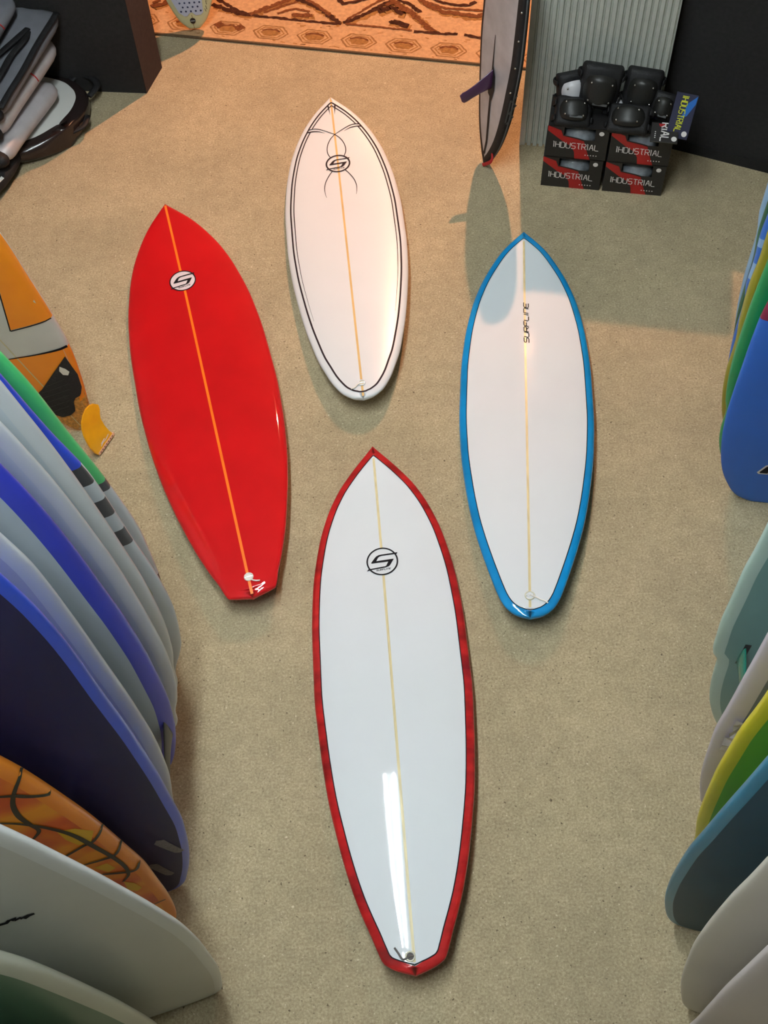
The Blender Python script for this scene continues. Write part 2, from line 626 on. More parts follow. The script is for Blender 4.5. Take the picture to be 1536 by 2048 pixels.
structure(box('floor', 7.0, 10.4, 0.1, (0, 2.9, -0.05), M['carpet']))
structure(box('ceiling', 7.0, 10.4, 0.1, (0, 2.9, CEILING_Z + 0.05), M['ceiling']))
structure(box('wall_left', 0.1, 10.4, CEILING_Z, (-3.55, 2.9, CEILING_Z / 2), M['wall']))
structure(box('wall_right', 0.1, 10.4, CEILING_Z, (3.55, 2.9, CEILING_Z / 2), M['wall']))
structure(box('wall_back', 7.0, 0.1, CEILING_Z, (0, 8.15, CEILING_Z / 2), M['wall']))
structure(box('wall_front', 7.0, 0.1, CEILING_Z, (0, -2.35, CEILING_Z / 2), M['wall']))


def cyl_mesh(name, r, h, n=20, axis='z', c=(0, 0, 0), r2=None):
    b = bmesh.new()
    bmesh.ops.create_cone(b, cap_ends=True, segments=n, radius1=r, radius2=r if r2 is None else r2, depth=h)
    if axis == 'y':
        bmesh.ops.rotate(b, matrix=Matrix.Rotation(PI / 2, 3, 'X'), verts=b.verts)
    if axis == 'x':
        bmesh.ops.rotate(b, matrix=Matrix.Rotation(PI / 2, 3, 'Y'), verts=b.verts)
    bmesh.ops.translate(b, vec=c, verts=b.verts)
    return bm_mesh(name, b)


def ceiling_light(x, y, ln, share, label):
    t = thing('ceiling_light', label, 'light', Matrix.Translation((x, y, FIXTURE_Z)), 'twin tube lights hung from the ceiling')
    for sy in (-1, 1):
        link('hanger', cyl_mesh('hanger', 0.006, CEILING_Z - FIXTURE_Z, 8, 'z', (0, sy * ln * .35, (CEILING_Z - FIXTURE_Z) / 2)), M['steel'], t)
    box('housing', 0.24, ln + 0.1, 0.07, (0, 0, -0.035), M['steel'], t, 0.006)
    em = mat('fluorescent_tube', (0.9, 0.95, 0.9, 1), 0.4, emit=(*TUBE_COLOR, 1), estr=TUBE_STRENGTH * share)
    for sx in (-0.07, 0.07):
        link('tube', cyl_mesh('tube', 0.019, ln, 14, 'y', (sx, 0, -0.10)), em, t, smooth=True)
    for sy in (-1, 1):
        box('lamp_holder', 0.18, 0.02, 0.06, (0, sy * (ln / 2 + 0.012), -0.095), M['steel'], t, 0.004)


_fl = ['twin tube ceiling light over the middle of the aisle', 'twin tube ceiling light over the near end of the left rack']
for (x, y, ln, share), lb in zip(FIXTURES, _fl):
    ceiling_light(x, y, ln, share, lb)

# warm spot lamp at the far end
t = thing('spot_lamp', 'warm amber spot lamp hanging from the ceiling at the far end', 'light', Matrix.Translation(WARM_POS))
d0 = Vector((-0.20, -0.43, -1.0)).normalized()
q = d0.to_track_quat('-Z', 'Y').to_matrix().to_4x4()
link('shade', cyl_mesh('shade', 0.075, 0.16, 24, 'z', (0, 0, 0.09), 0.04), M['plastic_black'], t, q, smooth=False)
link('rod', cyl_mesh('rod', 0.012, CEILING_Z - WARM_POS[2] - 0.1, 10, 'z', (0, 0, (CEILING_Z - WARM_POS[2]) / 2 + 0.05)), M['plastic_black'], t)
ld = bpy.data.lights.new('bulb', 'SPOT')
ld.energy = WARM_POWER
ld.color = WARM_COLOR
ld.shadow_soft_size = 0.035
ld.spot_size = math.radians(80)
ld.spot_blend = 1.0
lo = bpy.data.objects.new('bulb', ld)
COL.objects.link(lo)
lo.parent = t
lo.matrix_local = q

# ------------------------------------------------------------------ the patterned rug
ru = Vector((0.9732, -0.2300, 0)); rv = Vector((0.2300, 0.9732, 0))
rug = thing('patterned_rug', 'tan rug with brown zigzag mountains and a row of golden hexagon medallions', 'rug',
            frame((-1.011, 5.152, 0.0), ru, rv, Vector((0, 0, 1))))
RL0, RL1, RW = -0.75, 2.35, 1.55
box('pile', RL1 - RL0, RW, 0.008, ((RL0 + RL1) / 2, RW / 2, 0.004), M['pile_base'], rug)
box('binding', RL1 - RL0, 0.012, 0.010, ((RL0 + RL1) / 2, 0.004, 0.005), M['rug_edge'], rug, 0.002)


def jag(pts, amp, step=0.012):
    out = []
    for a, b in zip(pts[:-1], pts[1:]):
        a = Vector(a); b = Vector(b)
        n = max(1, int((b - a).length / step))
        for i in range(n):
            p = a.lerp(b, i / n)
            out.append((p.x + random.uniform(-amp, amp), p.y + random.uniform(-amp, amp)))
    out.append(tuple(pts[-1]))
    return out


def rug_stroke(name, pts, hw, m, z):
    ln = jag([Vector((p[0], p[1], 0)) for p in pts], hw * 0.35)
    ln = [(p[0], p[1]) for p in ln]
    V = []; F = []
    n = len(ln)
    for i, p in enumerate(ln):
        a = ln[max(0, i - 1)]; b = ln[min(n - 1, i + 1)]
        t_ = Vector((b[0] - a[0], b[1] - a[1])).normalized()
        nn = Vector((-t_.y, t_.x))
        h = hw * random.uniform(0.65, 1.3)
        V.append((p[0] + nn.x * h, p[1] + nn.y * h, z)); V.append((p[0] - nn.x * h, p[1] - nn.y * h, z))
    for i in range(n - 1):
        F.append((2 * i + 1, 2 * i + 3, 2 * i + 2, 2 * i))
    return link(name, mesh(name, V, F), m, rug)


def hexa(cx, cy, rx, ry, n=6):
    return [(cx + rx * s, cy + ry * q_) for s, q_ in ((-1, 0), (-.55, .85), (.55, .85), (1, 0), (.55, -.85), (-.55, -.85))]


for k in range(-3, 8):
    cx = 0.568 + 0.2215 * k
    cy = 0.094 - 0.002 * k
    ring = hexa(cx, cy, 0.088, 0.060)
    rug_stroke('medallion_outline', [*ring, ring[0]], 0.0042, M['rug_line'], 0.0085)
    rug_stroke('medallion_outline', [*hexa(cx, cy, 0.068, 0.044), hexa(cx, cy, 0.068, 0.044)[0]], 0.0035, M['rug_gold'], 0.0086)
    core = jag([*hexa(cx, cy, 0.052, 0.032), hexa(cx, cy, 0.052, 0.032)[0]], 0.003)[:-1]
    o = flat_poly('medallion', core, M['rug_gold'], rug, z=0.0087)
    rug_stroke('medallion_shade', [(cx - 0.045, cy + 0.01), (cx - 0.02, cy + 0.024), (cx + 0.02, cy + 0.024), (cx + 0.045, cy + 0.01)], 0.007, M['rug_brown'], 0.0089)
for u_, v_ in ((0.19, 0.118), (0.30, 0.116), (0.405, 0.110)):
    flat_poly('diamond', jag([(u_ - .03, v_), (u_, v_ + .03), (u_ + .03, v_), (u_, v_ - .03), (u_ - .03, v_)], 0.003)[:-1], M['rug_brown'], rug, z=0.0091)
STROKES = [([[0.219, 0.278], [0.292, 0.25], [0.383, 0.219], [0.43, 0.219]], 0.0156), ([[0.237, 0.32], [0.324, 0.264], [0.405, 0.226]], 0.0111), ([[0.36, 0.216], [0.502, 0.214], [0.643, 0.212], [0.783, 0.208], [0.898, 0.212]], 0.01), ([[0.429, 0.222], [0.506, 0.291], [0.584, 0.361], [0.623, 0.396]], 0.0156), ([[0.494, 0.247], [0.572, 0.311], [0.643, 0.36]], 0.0089), ([[0.625, 0.387], [0.729, 0.344], [0.814, 0.279], [0.885, 0.218]], 0.0156), ([[0.684, 0.386], [0.754, 0.338], [0.827, 0.272]], 0.0089), ([[0.634, 0.249], [0.704, 0.252], [0.742, 0.261]], 0.0156), ([[0.564, 0.25], [0.645, 0.302], [0.719, 0.285]], 0.0089), ([[0.908, 0.221], [0.985, 0.295], [1.05, 0.372], [1.117, 0.45]], 0.0133), ([[0.923, 0.258], [0.986, 0.343], [1.041, 0.419], [1.072, 0.443]], 0.0078), ([[1.106, 0.448], [1.187, 0.383], [1.284, 0.293], [1.36, 0.211]], 0.0156), ([[1.141, 0.447], [1.203, 0.424], [1.266, 0.362]], 0.0111), ([[1.128, 0.269], [1.188, 0.256], [1.23, 0.243]], 0.0156), ([[1.058, 0.335], [1.118, 0.382], [1.185, 0.335]], 0.0178), ([[1.092, 0.398], [1.134, 0.423], [1.191, 0.364]], 0.0156), ([[0.92, 0.216], [1.035, 0.214], [1.15, 0.213], [1.253, 0.21]], 0.0078), ([[1.265, 0.206], [1.355, 0.206], [1.423, 0.209], [1.478, 0.214]], 0.01), ([[1.512, 0.215], [1.57, 0.202], [1.609, 0.2]], 0.01), ([[1.247, 0.469], [1.308, 0.42], [1.383, 0.383], [1.464, 0.376], [1.556, 0.371], [1.597, 0.405], [1.604, 0.512]], 0.0156), ([[1.308, 0.488], [1.36, 0.457], [1.43, 0.448], [1.498, 0.454], [1.527, 0.491]], 0.01), ([[1.292, 0.447], [1.39, 0.413], [1.481, 0.417], [1.572, 0.421]], 0.0089), ([[0.844, 0.409], [0.875, 0.375], [0.928, 0.402], [0.991, 0.437]], 0.0111), ([[-0.08, 0.214], [-0.028, 0.241], [-0.002, 0.275]], 0.0156), ([[-0.083, 0.243], [-0.049, 0.268]], 0.0089)]
for i, (s, w_) in enumerate(STROKES):
    rug_stroke('mountain_line', s, w_ * 0.95, M['rug_brown'] if w_ < 0.009 or i % 4 == 3 else M['rug_dark'], 0.0092 + 0.00008 * i)
    if w_ > 0.012:
        rug_stroke('mountain_shade', [(p[0] + 0.012, p[1] - 0.012) for p in s], w_ * 1.3, M['rug_gold'], 0.0084)
for k in range(4):      # the pattern goes on beyond what the photograph shows
    u_ = 0.1 + 0.55 * k
    rug_stroke('mountain_line', [(u_ - .27, .62), (u_, .86), (u_ + .27, .62)], 0.011, M['rug_dark'], 0.0121 + 0.0001 * k)
    rug_stroke('mountain_line', [(u_ - .18, .62), (u_, .78), (u_ + .18, .62)], 0.008, M['rug_brown'], 0.0131 + 0.0001 * k)
for k in range(46):
    u_, v_ = random.uniform(0.0, 1.7), random.choice([random.uniform(.02, .035), random.uniform(.16, .19), random.uniform(.23, .5)])
    rug_stroke('fleck', [(u_, v_), (u_ + random.uniform(.01, .03), v_ + random.uniform(-.008, .008))], 0.0032, M['rug_gold'], 0.0083)


# ------------------------------------------------------------------ surfboards lying on the carpet
def zb_t(t):
    t = min(max(t, 0), 1)
    return .075 * ((.62 - t) / .62) ** 1.6 if t < .62 else .085 * ((t - .62) / .38) ** 2.6


def th_t(t):
    t = min(max(t, 0), 1)
    return .014 + .05 * max(0, math.sin(PI * t ** .9)) ** .6


G = [.0, .003, .01, .02, .04, .06, .09, .12, .17, .22, .3, .4, .5, .6, .7, .8, .86, .91, .95, .98, 1.0]
OUT = {
    'front': [0, .018, .054, .084, .101, .114, .135, .154, .179, .199, .225, .244, .255, .255, .246, .217, .183, .138, .084, .035, 0],
    'red': [0, .026, .080, .090, .102, .118, .139, .158, .184, .207, .236, .258, .268, .267, .255, .222, .187, .141, .091, .039, 0],
    'blue': [0, .031, .056, .076, .098, .112, .130, .147, .173, .195, .220, .241, .249, .248, .237, .208, .175, .133, .089, .040, 0],
    'white': [0, .030, .053, .074, .098, .116, .136, .155, .177, .196, .219, .240, .250, .251, .240, .211, .178, .136, .088, .038, 0],
}


def fin_mesh(name, base, depth, rake, thick=0.007, n=14):
    """foiled fin: base along x, hanging towards -z"""
    V = []; F = []
    prof = []
    for i in range(n + 1):
        t_ = i / n
        z = -depth * t_
        le = -base * 0.5 + rake * t_ ** 1.5 + 0.0
        te = base * 0.5 - base * 0.55 * math.sin(t_ * PI / 2) * (1 - t_ * .3) + rake * t_ ** 1.5
        if t_ > 0.8:
            q_ = (t_ - 0.8) / 0.2
            mid = (le + te) / 2 + 0.25 * base * q_ ** 2
            hl = (te - le) / 2 * math.sqrt(max(0.003, 1 - q_ * q_))
            le, te = mid - hl, mid + hl
        prof.append((le, te, z))
    k = 6
    for le, te, z in prof:
        for j in range(2 * k):
            a = 2 * PI * j / (2 * k)
            V.append(((le + te) / 2 + (te - le) / 2 * math.cos(a), thick / 2 * math.sin(a) * (1 - 0.4 * abs(z) / depth), z))
    m_ = 2 * k
    for i in range(n):
        for j in range(m_):
            F.append((i * m_ + j, i * m_ + (j + 1) % m_, (i + 1) * m_ + (j + 1) % m_, (i + 1) * m_ + j))
    F.append(tuple(range(m_ - 1, -1, -1))); F.append(tuple(n * m_ + j for j in range(m_)))
    me = mesh(name, V, F)
    bm = bmesh.new(); bm.from_mesh(me); bmesh.ops.recalc_face_normals(bm, faces=bm.faces); bm.to_mesh(me); bm.free()
    return me


def strings(poly_list, f):
    return [[f(u, v) for u, v in p] for p in poly_list]


S_POLY = [(1.0, .56), (.93, .44), (.0, .40), (-.16, .36), (-.25, .29), (-.37, .06), (.68, .12), (.73, .10), (.47, -.31), (.38, -.39), (.22, -.45), (.0, -.48),
          (-.76, -.55), (-1.02, -.62), (-.90, -.47), (-.1, -.39), (.15, -.37), (.22, -.33), (.37, -.05), (-.65, -.09), (-.72, -.05), (-.45, .31), (-.36, .40), (-.2, .48), (-.05, .50)]


def logo(b, parent, cx, cy, r, m, ring=0.1, backing=False, text=True):
    f = lambda u, v: (cx + v * r, cy - u * r)
    if backing:
        b.patch('logo_disc', [f(*p) for p in circle(0, 0, 0.99, 40)], M['logo_white'], parent, eps=0.0008)
    b.ribbon('logo_ring', [f(*p) for p in circle(0, 0, 1 - ring / 2, 48)] + [f(1 - ring / 2, 0)], r * ring / 2, m, parent, eps=0.0016)
    b.patch('logo_letter', [f(*p) for p in S_POLY], m, parent, eps=0.0016, cuts=1)
    if text:
        for k, st in enumerate(letters('SURFLINE', 0.9, 0.10, 0.3)):
            b.ribbon('logo_text', [f(u - .42, v - .66 + (u * 0.06)) for u, v in st], r * 0.012, m, parent, eps=0.0016)


def mirror_line(b, d, hw, m, parent, x0=0.0, x1=None, name='pinline', nose=True, tail=True):
    L = b.L
    x1 = L if x1 is None else x1
    xs = [x for x in np.linspace(0, L, 520) if x0 <= x <= x1 and b.wi(x, d) > 0.0012]
    up = [(x, b.wi(x, d)) for x in xs]
    if x0 <= 0 and tail and x1 >= L:
        path = [(xs[0] - 0.001, 0)] + up + [(xs[-1] + 0.002, 0)] + [(x, -y) for x, y in up[::-1]] + [(xs[0] - 0.001, 0)]
        b.ribbon(name, path, hw, m, parent, eps=0.0012)
    else:
        for sg in (1, -1):
            b.ribbon(name, [(x, y * sg) for x, y in up], hw, m, parent, eps=0.0012)


def floor_board(key, N, T, label):
    N = np.array(N); T = np.array(T)
    ax = N - T
    L = float(np.linalg.norm(ax)); ax = ax / L
    b = Board(L, (lambda f: (lambda x: f(x / L)))(pchip(G, OUT[key])), lambda x: th_t(x / L), lambda x: zb_t(x / L) + 0.004, 0.027)
    ro = math.radians(3.0)          # the left rail rests a little lower
    root = thing('surfboard', label, 'surfboard', frame((T[0], T[1], 0), (ax[0], ax[1], 0), (-ax[1], ax[0], 0), (0, 0, 1))
                 @ Matrix.Translation((0, 0, .02)) @ Matrix.Rotation(-ro, 4, 'X') @ Matrix.Translation((0, 0, -.02)))
    return b, root


def leash_plug(b, root, x, y, m_ring, m_cup, cord, m_cord, r=0.0125):
    z = b.top(x, y)
    me = tube_mesh('leash_plug', [(x + r * math.cos(a), y + r * math.sin(a), z + 0.0015) for a in np.linspace(0, 2 * PI, 20, endpoint=False)], 0.0026, 6, closed=True)
    p = link('leash_plug', me, m_ring, root, smooth=True)
    link('plug_cup', cyl_mesh('plug_cup', r * 0.9, 0.002, 20, 'z', (x, y, z + 0.0006)), m_cup, p)
    link('plug_bar', cyl_mesh('plug_bar', 0.0018, 2 * r * 0.9, 8, 'y', (x, y, z + 0.002)), M['metal'], p)
    pts = [(q_[0], q_[1], b.top(q_[0], q_[1]) + 0.004) for q_ in cord]
    link('leash_string', tube_mesh('leash_string', smooth_path(pts, 6), 0.0028, 6), m_cord, root, smooth=True)


def fin_set(b, root, m=None):
    for x, y, cant in ((0.32, 0.12, 0.05), (0.32, -0.12, -0.05)):
        y = max(-b.w(x) + 0.03, min(b.w(x) - 0.03, y))
        z = b.bot(x, y) + 0.003
        dep = min(0.098, z - 0.014)
        o = link('fin', fin_mesh('fin', 0.11, dep, -0.06), M['fin_grey'] if m is None else m, root, trs((x, y, z), cant, 0, 0), smooth=True)


# red-railed white board, nearest the camera
b, r = floor_board('front', (-.025, 2.484), (.026, .676), 'white glossy surfboard with a dark red rail and round S logo, nearest the viewer')
b.build(r, {'deck': 'deck', 'raild': 'rail', 'railb': 'rail', 'bottom': 'rail'}, {'deck': M['deck_white'], 'rail': M['rail_red']}, extra=(.027 * 1.795,))
mirror_line(b, 0.027, 0.0016, M['black_line'], r)
b.ribbon('stringer', [(0.034, 0), (b.L - 0.05, 0)], 0.0042, M['stringer'], r, eps=0.0005)
b.patch('logo_disc', [(1.348 + .053 * math.cos(a), .053 * math.sin(a)) for a in np.linspace(0, 2 * PI, 40, endpoint=False)], M['deck_white'], r, eps=0.0009)
logo(b, r, 1.348, 0, 0.0545, M['black_line'])
leash_plug(b, r, 0.050, 0.010, M['plastic_clear'], M['cord_grey'], [(0.050, 0.012), (0.044, 0.024), (0.046, 0.034), (0.060, 0.042), (0.076, 0.052)], M['cord_grey'])
fin_set(b, r)

# red board on the left
b, r = floor_board('red', (-.856, 3.814), (-.446, 1.892), 'glossy solid red surfboard with an orange stringer and round S logo')
b.build(r, {'deck': 'body', 'raild': 'body', 'railb': 'body', 'bottom': 'body'}, {'body': M['red_gloss']}, extra=(.02 * 1.951,))
b.ribbon('stringer', [(0.012, 0), (b.L - 0.012, 0)], 0.0048, M['stringer_orange'], r, eps=0.0005)
logo(b, r, 1.538, 0, 0.0545, M['black_line'], ring=0.09, backing=True)
leash_plug(b, r, 0.076, -0.002, M['plastic_white'], M['plastic_white'], [(0.068, -0.008), (0.060, -0.012), (0.054, -0.022), (0.051, -0.036)], M['cord'], 0.014)
fin_set(b, r)

# blue-railed board on the right
b, r = floor_board('blue', (.635, 3.537), (.463, 1.763), 'white surfboard with a bright blue rail and black lettering along the stringer')
b.build(r, {'deck': 'deck', 'raild': 'rail', 'railb': 'rail', 'bottom': 'rail'}, {'deck': M['deck_white'], 'rail': M['rail_blue']})
mirror_line(b, 0.027, 0.0014, M['black_line'], r)
b.ribbon('stringer', [(0.034, 0), (b.L - 0.05, 0)], 0.0042, M['stringer'], r, eps=0.0005)
for st in letters('SURFLINE', 0.204, 0.0185, 0.3, 0.22):
    b.ribbon('lettering', [(1.214 + u, -.0145 + v) for u, v in st], 0.0018, M['black_line'], r, eps=0.0014)
leash_plug(b, r, 0.077, 0.0, M['plastic_clear'], M['deck_white'], [(0.077, -0.004), (0.069, -0.022), (0.061, -0.035), (0.058, -0.046), (0.050, -0.059)], M['cord'], 0.015)
fin_set(b, r)

# white board with pinlines, farthest
b, r = floor_board('white', (-.143, 4.466), (-.051, 2.715), 'all-white surfboard with thin dark pinline art, farthest from the viewer')
b.build(r, {'deck': 'body', 'raild': 'body', 'railb': 'body', 'bottom': 'body'}, {'body': M['deck_satin']})
mirror_line(b, 0.027, 0.0034, M['brown_line'], r)
for sg in (1, -1):
    xs = [x for x in np.linspace(0.42, 1.563, 200)]
    b.ribbon('pinline', [(x, sg * b.wi(x, 0.041)) for x in xs], [0.0004, 0.002, 0.0026], M['brown_line'], r, eps=0.0012)
    xs = [x for x in np.linspace(1.578, 1.698, 30)]
    b.ribbon('pinline', [(x, sg * b.wi(x, 0.041)) for x in xs], 0.0024, M['brown_line'], r, eps=0.0012)
ART = [[(1.578, 0.114), (1.577, 0.086), (1.567, 0.061), (1.550, 0.033), (1.528, 0.0)],
       [(1.564, 0.123), (1.563, 0.092), (1.556, 0.067), (1.543, 0.044)],
       [(1.528, 0.0), (1.503, 0.021), (1.472, 0.035), (1.441, 0.041), (1.413, 0.039), (1.389, 0.030)],
       [(1.302, 0.028), (1.276, 0.044), (1.238, 0.061), (1.199, 0.069), (1.164, 0.068), (1.138, 0.064)]]
for k, a in enumerate(ART):
    for sg in (1, -1):
        pa = [(p.x, p.y) for p in smooth_path([(x, y * sg, 0) for x, y in a], 8)]
        hw = {0: [0.0026, 0.002, 0.0016], 1: [0.0036, 0.0026, 0.0005], 2: 0.0019, 3: [0.0021, 0.0019, 0.0006]}[k]
        b.ribbon('pinline_art', pa, hw, M['brown_line'], r, eps=0.0013)
for sg in (1, -1):
    b.patch('pinline_wedge', [(1.699, 0.012 * sg), (1.697, 0.019 * sg), (1.643, 0.0105 * sg)], M['brown_line'], r, eps=0.0013, cuts=1)
b.ribbon('stringer', [(0.008, 0), (b.L - 0.006, 0)], 0.0042, M['stringer_tan'], r, eps=0.0005)
logo(b, r, 1.346, 0, 0.0545, M['brown_line'], ring=0.13)
leash_plug(b, r, 0.067, -0.001, M['deck_satin'], M['plastic_clear'], [(0.065, 0.006), (0.056, 0.018), (0.046, 0.028), (0.043, 0.042)], M['cord'])
fin_set(b, r)

# ------------------------------------------------------------------ boards standing in the two side racks
SIDE = {
 'L1': (1.76, 6, [(0.408, -0.677), (0.565, -0.67), (0.737, -0.672), (1.028, -0.71), (1.234, -0.754), (1.424, -0.796), (1.536, -0.831)]),
 'L2': (1.645, 6, [(0.075, -0.696), (0.315, -0.638), (0.549, -0.622), (0.701, -0.63), (0.945, -0.661), (1.217, -0.698), (1.387, -0.747), (1.586, -0.799)]),
 'L3': (1.54, 6, [(0.326, -0.65), (0.479, -0.629), (0.654, -0.621), (0.852, -0.628), (1.073, -0.651), (1.289, -0.681), (1.45, -0.709), (1.635, -0.75)]),
 'L4': (1.44, 7, [(0.232, -0.657), (0.344, -0.633), (0.465, -0.616), (0.661, -0.608), (0.862, -0.616), (1.106, -0.636), (1.314, -0.666), (1.479, -0.697), (1.58, -0.722)]),
 'L5': (1.33, 8, [(0.0, -0.735), (0.116, -0.682), (0.284, -0.642), (0.441, -0.619), (0.634, -0.607), (0.836, -0.609), (1.041, -0.622), (1.214, -0.642), (1.407, -0.668), (1.559, -0.697), (1.68, -0.728)]),
 'L6': (1.2, 8, [(0.129, -0.668), (0.419, -0.634), (0.654, -0.626), (0.847, -0.632), (1.123, -0.651), (1.344, -0.67), (1.52, -0.692), (1.638, -0.722)]),
 'L7': (0.967, 10, [(0.0, -0.70), (0.038, -0.649), (0.164, -0.61), (0.349, -0.574), (0.489, -0.556), (0.691, -0.542), (0.892, -0.542), (1.162, -0.55), (1.396, -0.567), (1.59, -0.582), (1.735, -0.603), (1.841, -0.628)]),
 'L8': (0.865, 12, [(0.0, -0.70), (0.065, -0.655), (0.117, -0.643), (0.25, -0.629), (0.428, -0.623), (0.633, -0.623), (0.826, -0.639), (1.033, -0.663), (1.181, -0.69), (1.334, -0.725), (1.407, -0.748)]),
 'L9': (0.636, 15, [(0.0, -0.532), (0.035, -0.517), (0.141, -0.5), (0.404, -0.481), (0.616, -0.48), (0.792, -0.488), (1.01, -0.517), (1.167, -0.547), (1.302, -0.576), (1.414, -0.604), (1.516, -0.631), (1.601, -0.657)]),
 'L10': (0.53, 15, [(0.439, -0.62), (0.734, -0.633), (0.942, -0.654), (1.103, -0.676), (1.233, -0.699), (1.332, -0.726)]),
 'L11': (0.43, 15, [(0.9, -0.72), (1.1, -0.74)]),
 'R0': (2.74, -6, [(0.854, 1.219), (0.958, 1.205), (1.065, 1.204)]),
 'R1': (2.65, -6, [(0.823, 1.194), (0.974, 1.181), (1.074, 1.182)]),
 'R2': (2.56, -6, [(0.743, 1.169), (0.832, 1.156), (0.925, 1.157), (1.021, 1.151), (1.105, 1.155)]),
 'R3': (2.47, -6, [(0.652, 1.143), (0.764, 1.132), (0.908, 1.126), (1.019, 1.131), (1.124, 1.13)]),
 'R4': (2.37, -6, [(0.406, 1.147), (0.493, 1.128), (0.634, 1.111), (0.765, 1.105), (0.887, 1.104), (1.009, 1.107), (1.108, 1.112)]),
 'R5': (2.295, -8, [(0.0, 1.30), (0.032, 1.251), (0.102, 1.206), (0.197, 1.166), (0.306, 1.139), (0.424, 1.12), (0.551, 1.11), (0.69, 1.107), (0.834, 1.106), (0.96, 1.108), (1.028, 1.115)]),
 'R6': (1.4, -10, [(0.0, 1.045), (0.063, 1.003), (0.103, 0.986), (0.172, 0.962), (0.269, 0.936), (0.358, 0.92), (0.461, 0.908), (0.551, 0.9), (0.570, 0.897), (0.584, 0.880), (0.676, 0.87), (0.793, 0.863), (0.91, 0.863), (1.017, 0.862), (1.122, 0.867), (1.231, 0.87)]),
 'R7': (1.15, -10, [(0.0, 0.94), (0.03, 0.912), (0.106, 0.894), (0.227, 0.87), (0.349, 0.852), (0.511, 0.837), (0.657, 0.827), (0.79, 0.828), (0.924, 0.828), (1.04, 0.829), (1.169, 0.83)]),
 'R8': (0.97, -12, [(0.195, 0.823), (0.434, 0.789), (0.639, 0.772), (0.833, 0.763), (0.997, 0.763), (1.184, 0.774), (1.232, 0.776)]),
 'R9': (0.77, -14, [(0.0, 0.80), (0.02, 0.765), (0.054, 0.747), (0.203, 0.709), (0.356, 0.686), (0.545, 0.673), (0.725, 0.67), (0.886, 0.678), (1.039, 0.687), (1.18, 0.698), (1.329, 0.71)]),
 'R10': (0.538, -16, [(0.0, 0.775), (0.02, 0.758), (0.188, 0.714), (0.398, 0.676), (0.598, 0.652), (0.797, 0.635), (0.972, 0.631), (1.135, 0.633), (1.261, 0.64), (1.382, 0.646)]),
 'R11': (0.42, -16, [(0.48, 0.664), (0.731, 0.654), (0.947, 0.648), (1.115, 0.649), (1.257, 0.651)]),
}


def side_board(key, W, L, label, rail, bottom, deck=None, thick=0.058, inset=0.03, matfn=None, two=None, tail=None, single=False, group=None):
    """stands upright on its tail, bottom facing the viewer; local x = up, y = along the board's width"""
    Y0, yaw, tab = SIDE[key]
    a = math.radians(yaw)
    left = key[0] == 'L'
    X0 = -0.7 if left else 0.9
    um = max(u for _, u in tab) if left else min(u for _, u in tab)
    uc = um - W / 2 if left else um + W / 2
    hw = [(z, abs(u - uc)) for z, u in tab]
    if hw[0][0] > 0.001:
        z0, w0 = hw[0]
        wt = 0.10 if tail is None else tail
        pre = [(z0 * k / 6, wt + (w0 - wt) * (1 - (1 - k / 6) ** 2.4)) for k in range(6)]
        hw = pre + hw
    zl, wl = hw[-1]
    (za, wa) = hw[-2]
    sl = min(0.0, (wl - wa) / (zl - za))
    hw += [(zl + (L - zl) * k / 9, max(0.0, (wl + sl * (L - zl) * k / 9) * (1 - (k / 9) ** 2.6) ** 0.7)) for k in range(1, 10)]
    zs, wv = zip(*hw)
    f = pchip(zs, wv)

    def rock(x):
        return .035 * ((x - .9) / .9) ** 2 if x < 0.9 else .05 * ((x - .9) / (L - .9)) ** 2
    th = lambda x: .018 + (thick - .018) * max(0, math.sin(PI * (x / L) ** .85)) ** .55
    bd = Board(L, f, th, lambda x: rock(x) - .035 - 0.45 * th(x), inset, nd=2.8, nb=2.8)
    d = Vector((math.cos(a), math.sin(a), 0))
    p0 = Vector((X0, Y0, 0)) + d * (uc - X0)
    fr = frame((p0.x, p0.y, 0.001), (0, 0, 1), d, (-math.sin(a), math.cos(a), 0))
    root = thing('surfboard', label, 'surfboard', fr, group)
    if single:
        bd.build(root, dict.fromkeys(('deck', 'raild', 'railb', 'bottom'), 'body'), {'body': rail}, matfn)
    else:
        bd.build(root, {'deck': 'deck', 'raild': 'rail', 'railb': 'rail', 'bottom': 'bottom'},
                 {'deck': deck or rail, 'rail': rail, 'bottom': bottom}, matfn)
    bd.uc = uc
    return bd, root


def side_xy(bd, pts):
    return [(z, u - bd.uc) for z, u in pts]


WHT = satin('cool_white_foam', (196, 206, 212))
WHT2 = satin('soft_white_foam', (206, 212, 214))
GRNR = satin('spring_green_foam', (74, 196, 112))
GRND = satin('leaf_green_foam', (58, 150, 60))
BLUR = satin('royal_blue_foam', (36, 74, 210))
BLUV = satin('violet_blue_foam', (48, 62, 190))
CHAR = satin('charcoal_foam', (58, 60, 64))
NAVY = satin('navy_foam', (20, 20, 70), 0.6, 0.05)


def fn1(x, c):
    return 0 if x > 1.03 else (1 if x > 1.0 else (2 if x > 0.565 else (1 if x > 0.53 else 3)))


b, r = side_board('L1', 0.54, 1.95, 'white board with spring green rail and black marks, farthest of the left rack', [GRNR, CHAR, WHT2, GRND], WHT2, matfn=lambda x, c: fn1(x, c))


def fn2(x, c):
    if x > 1.258: return 0
    return 1 if any(lo_ < x < hi_ for lo_, hi_ in ((1.178, 1.258), (1.06, 1.12), (0.935, 1.005))) and c == 'railb' else 2


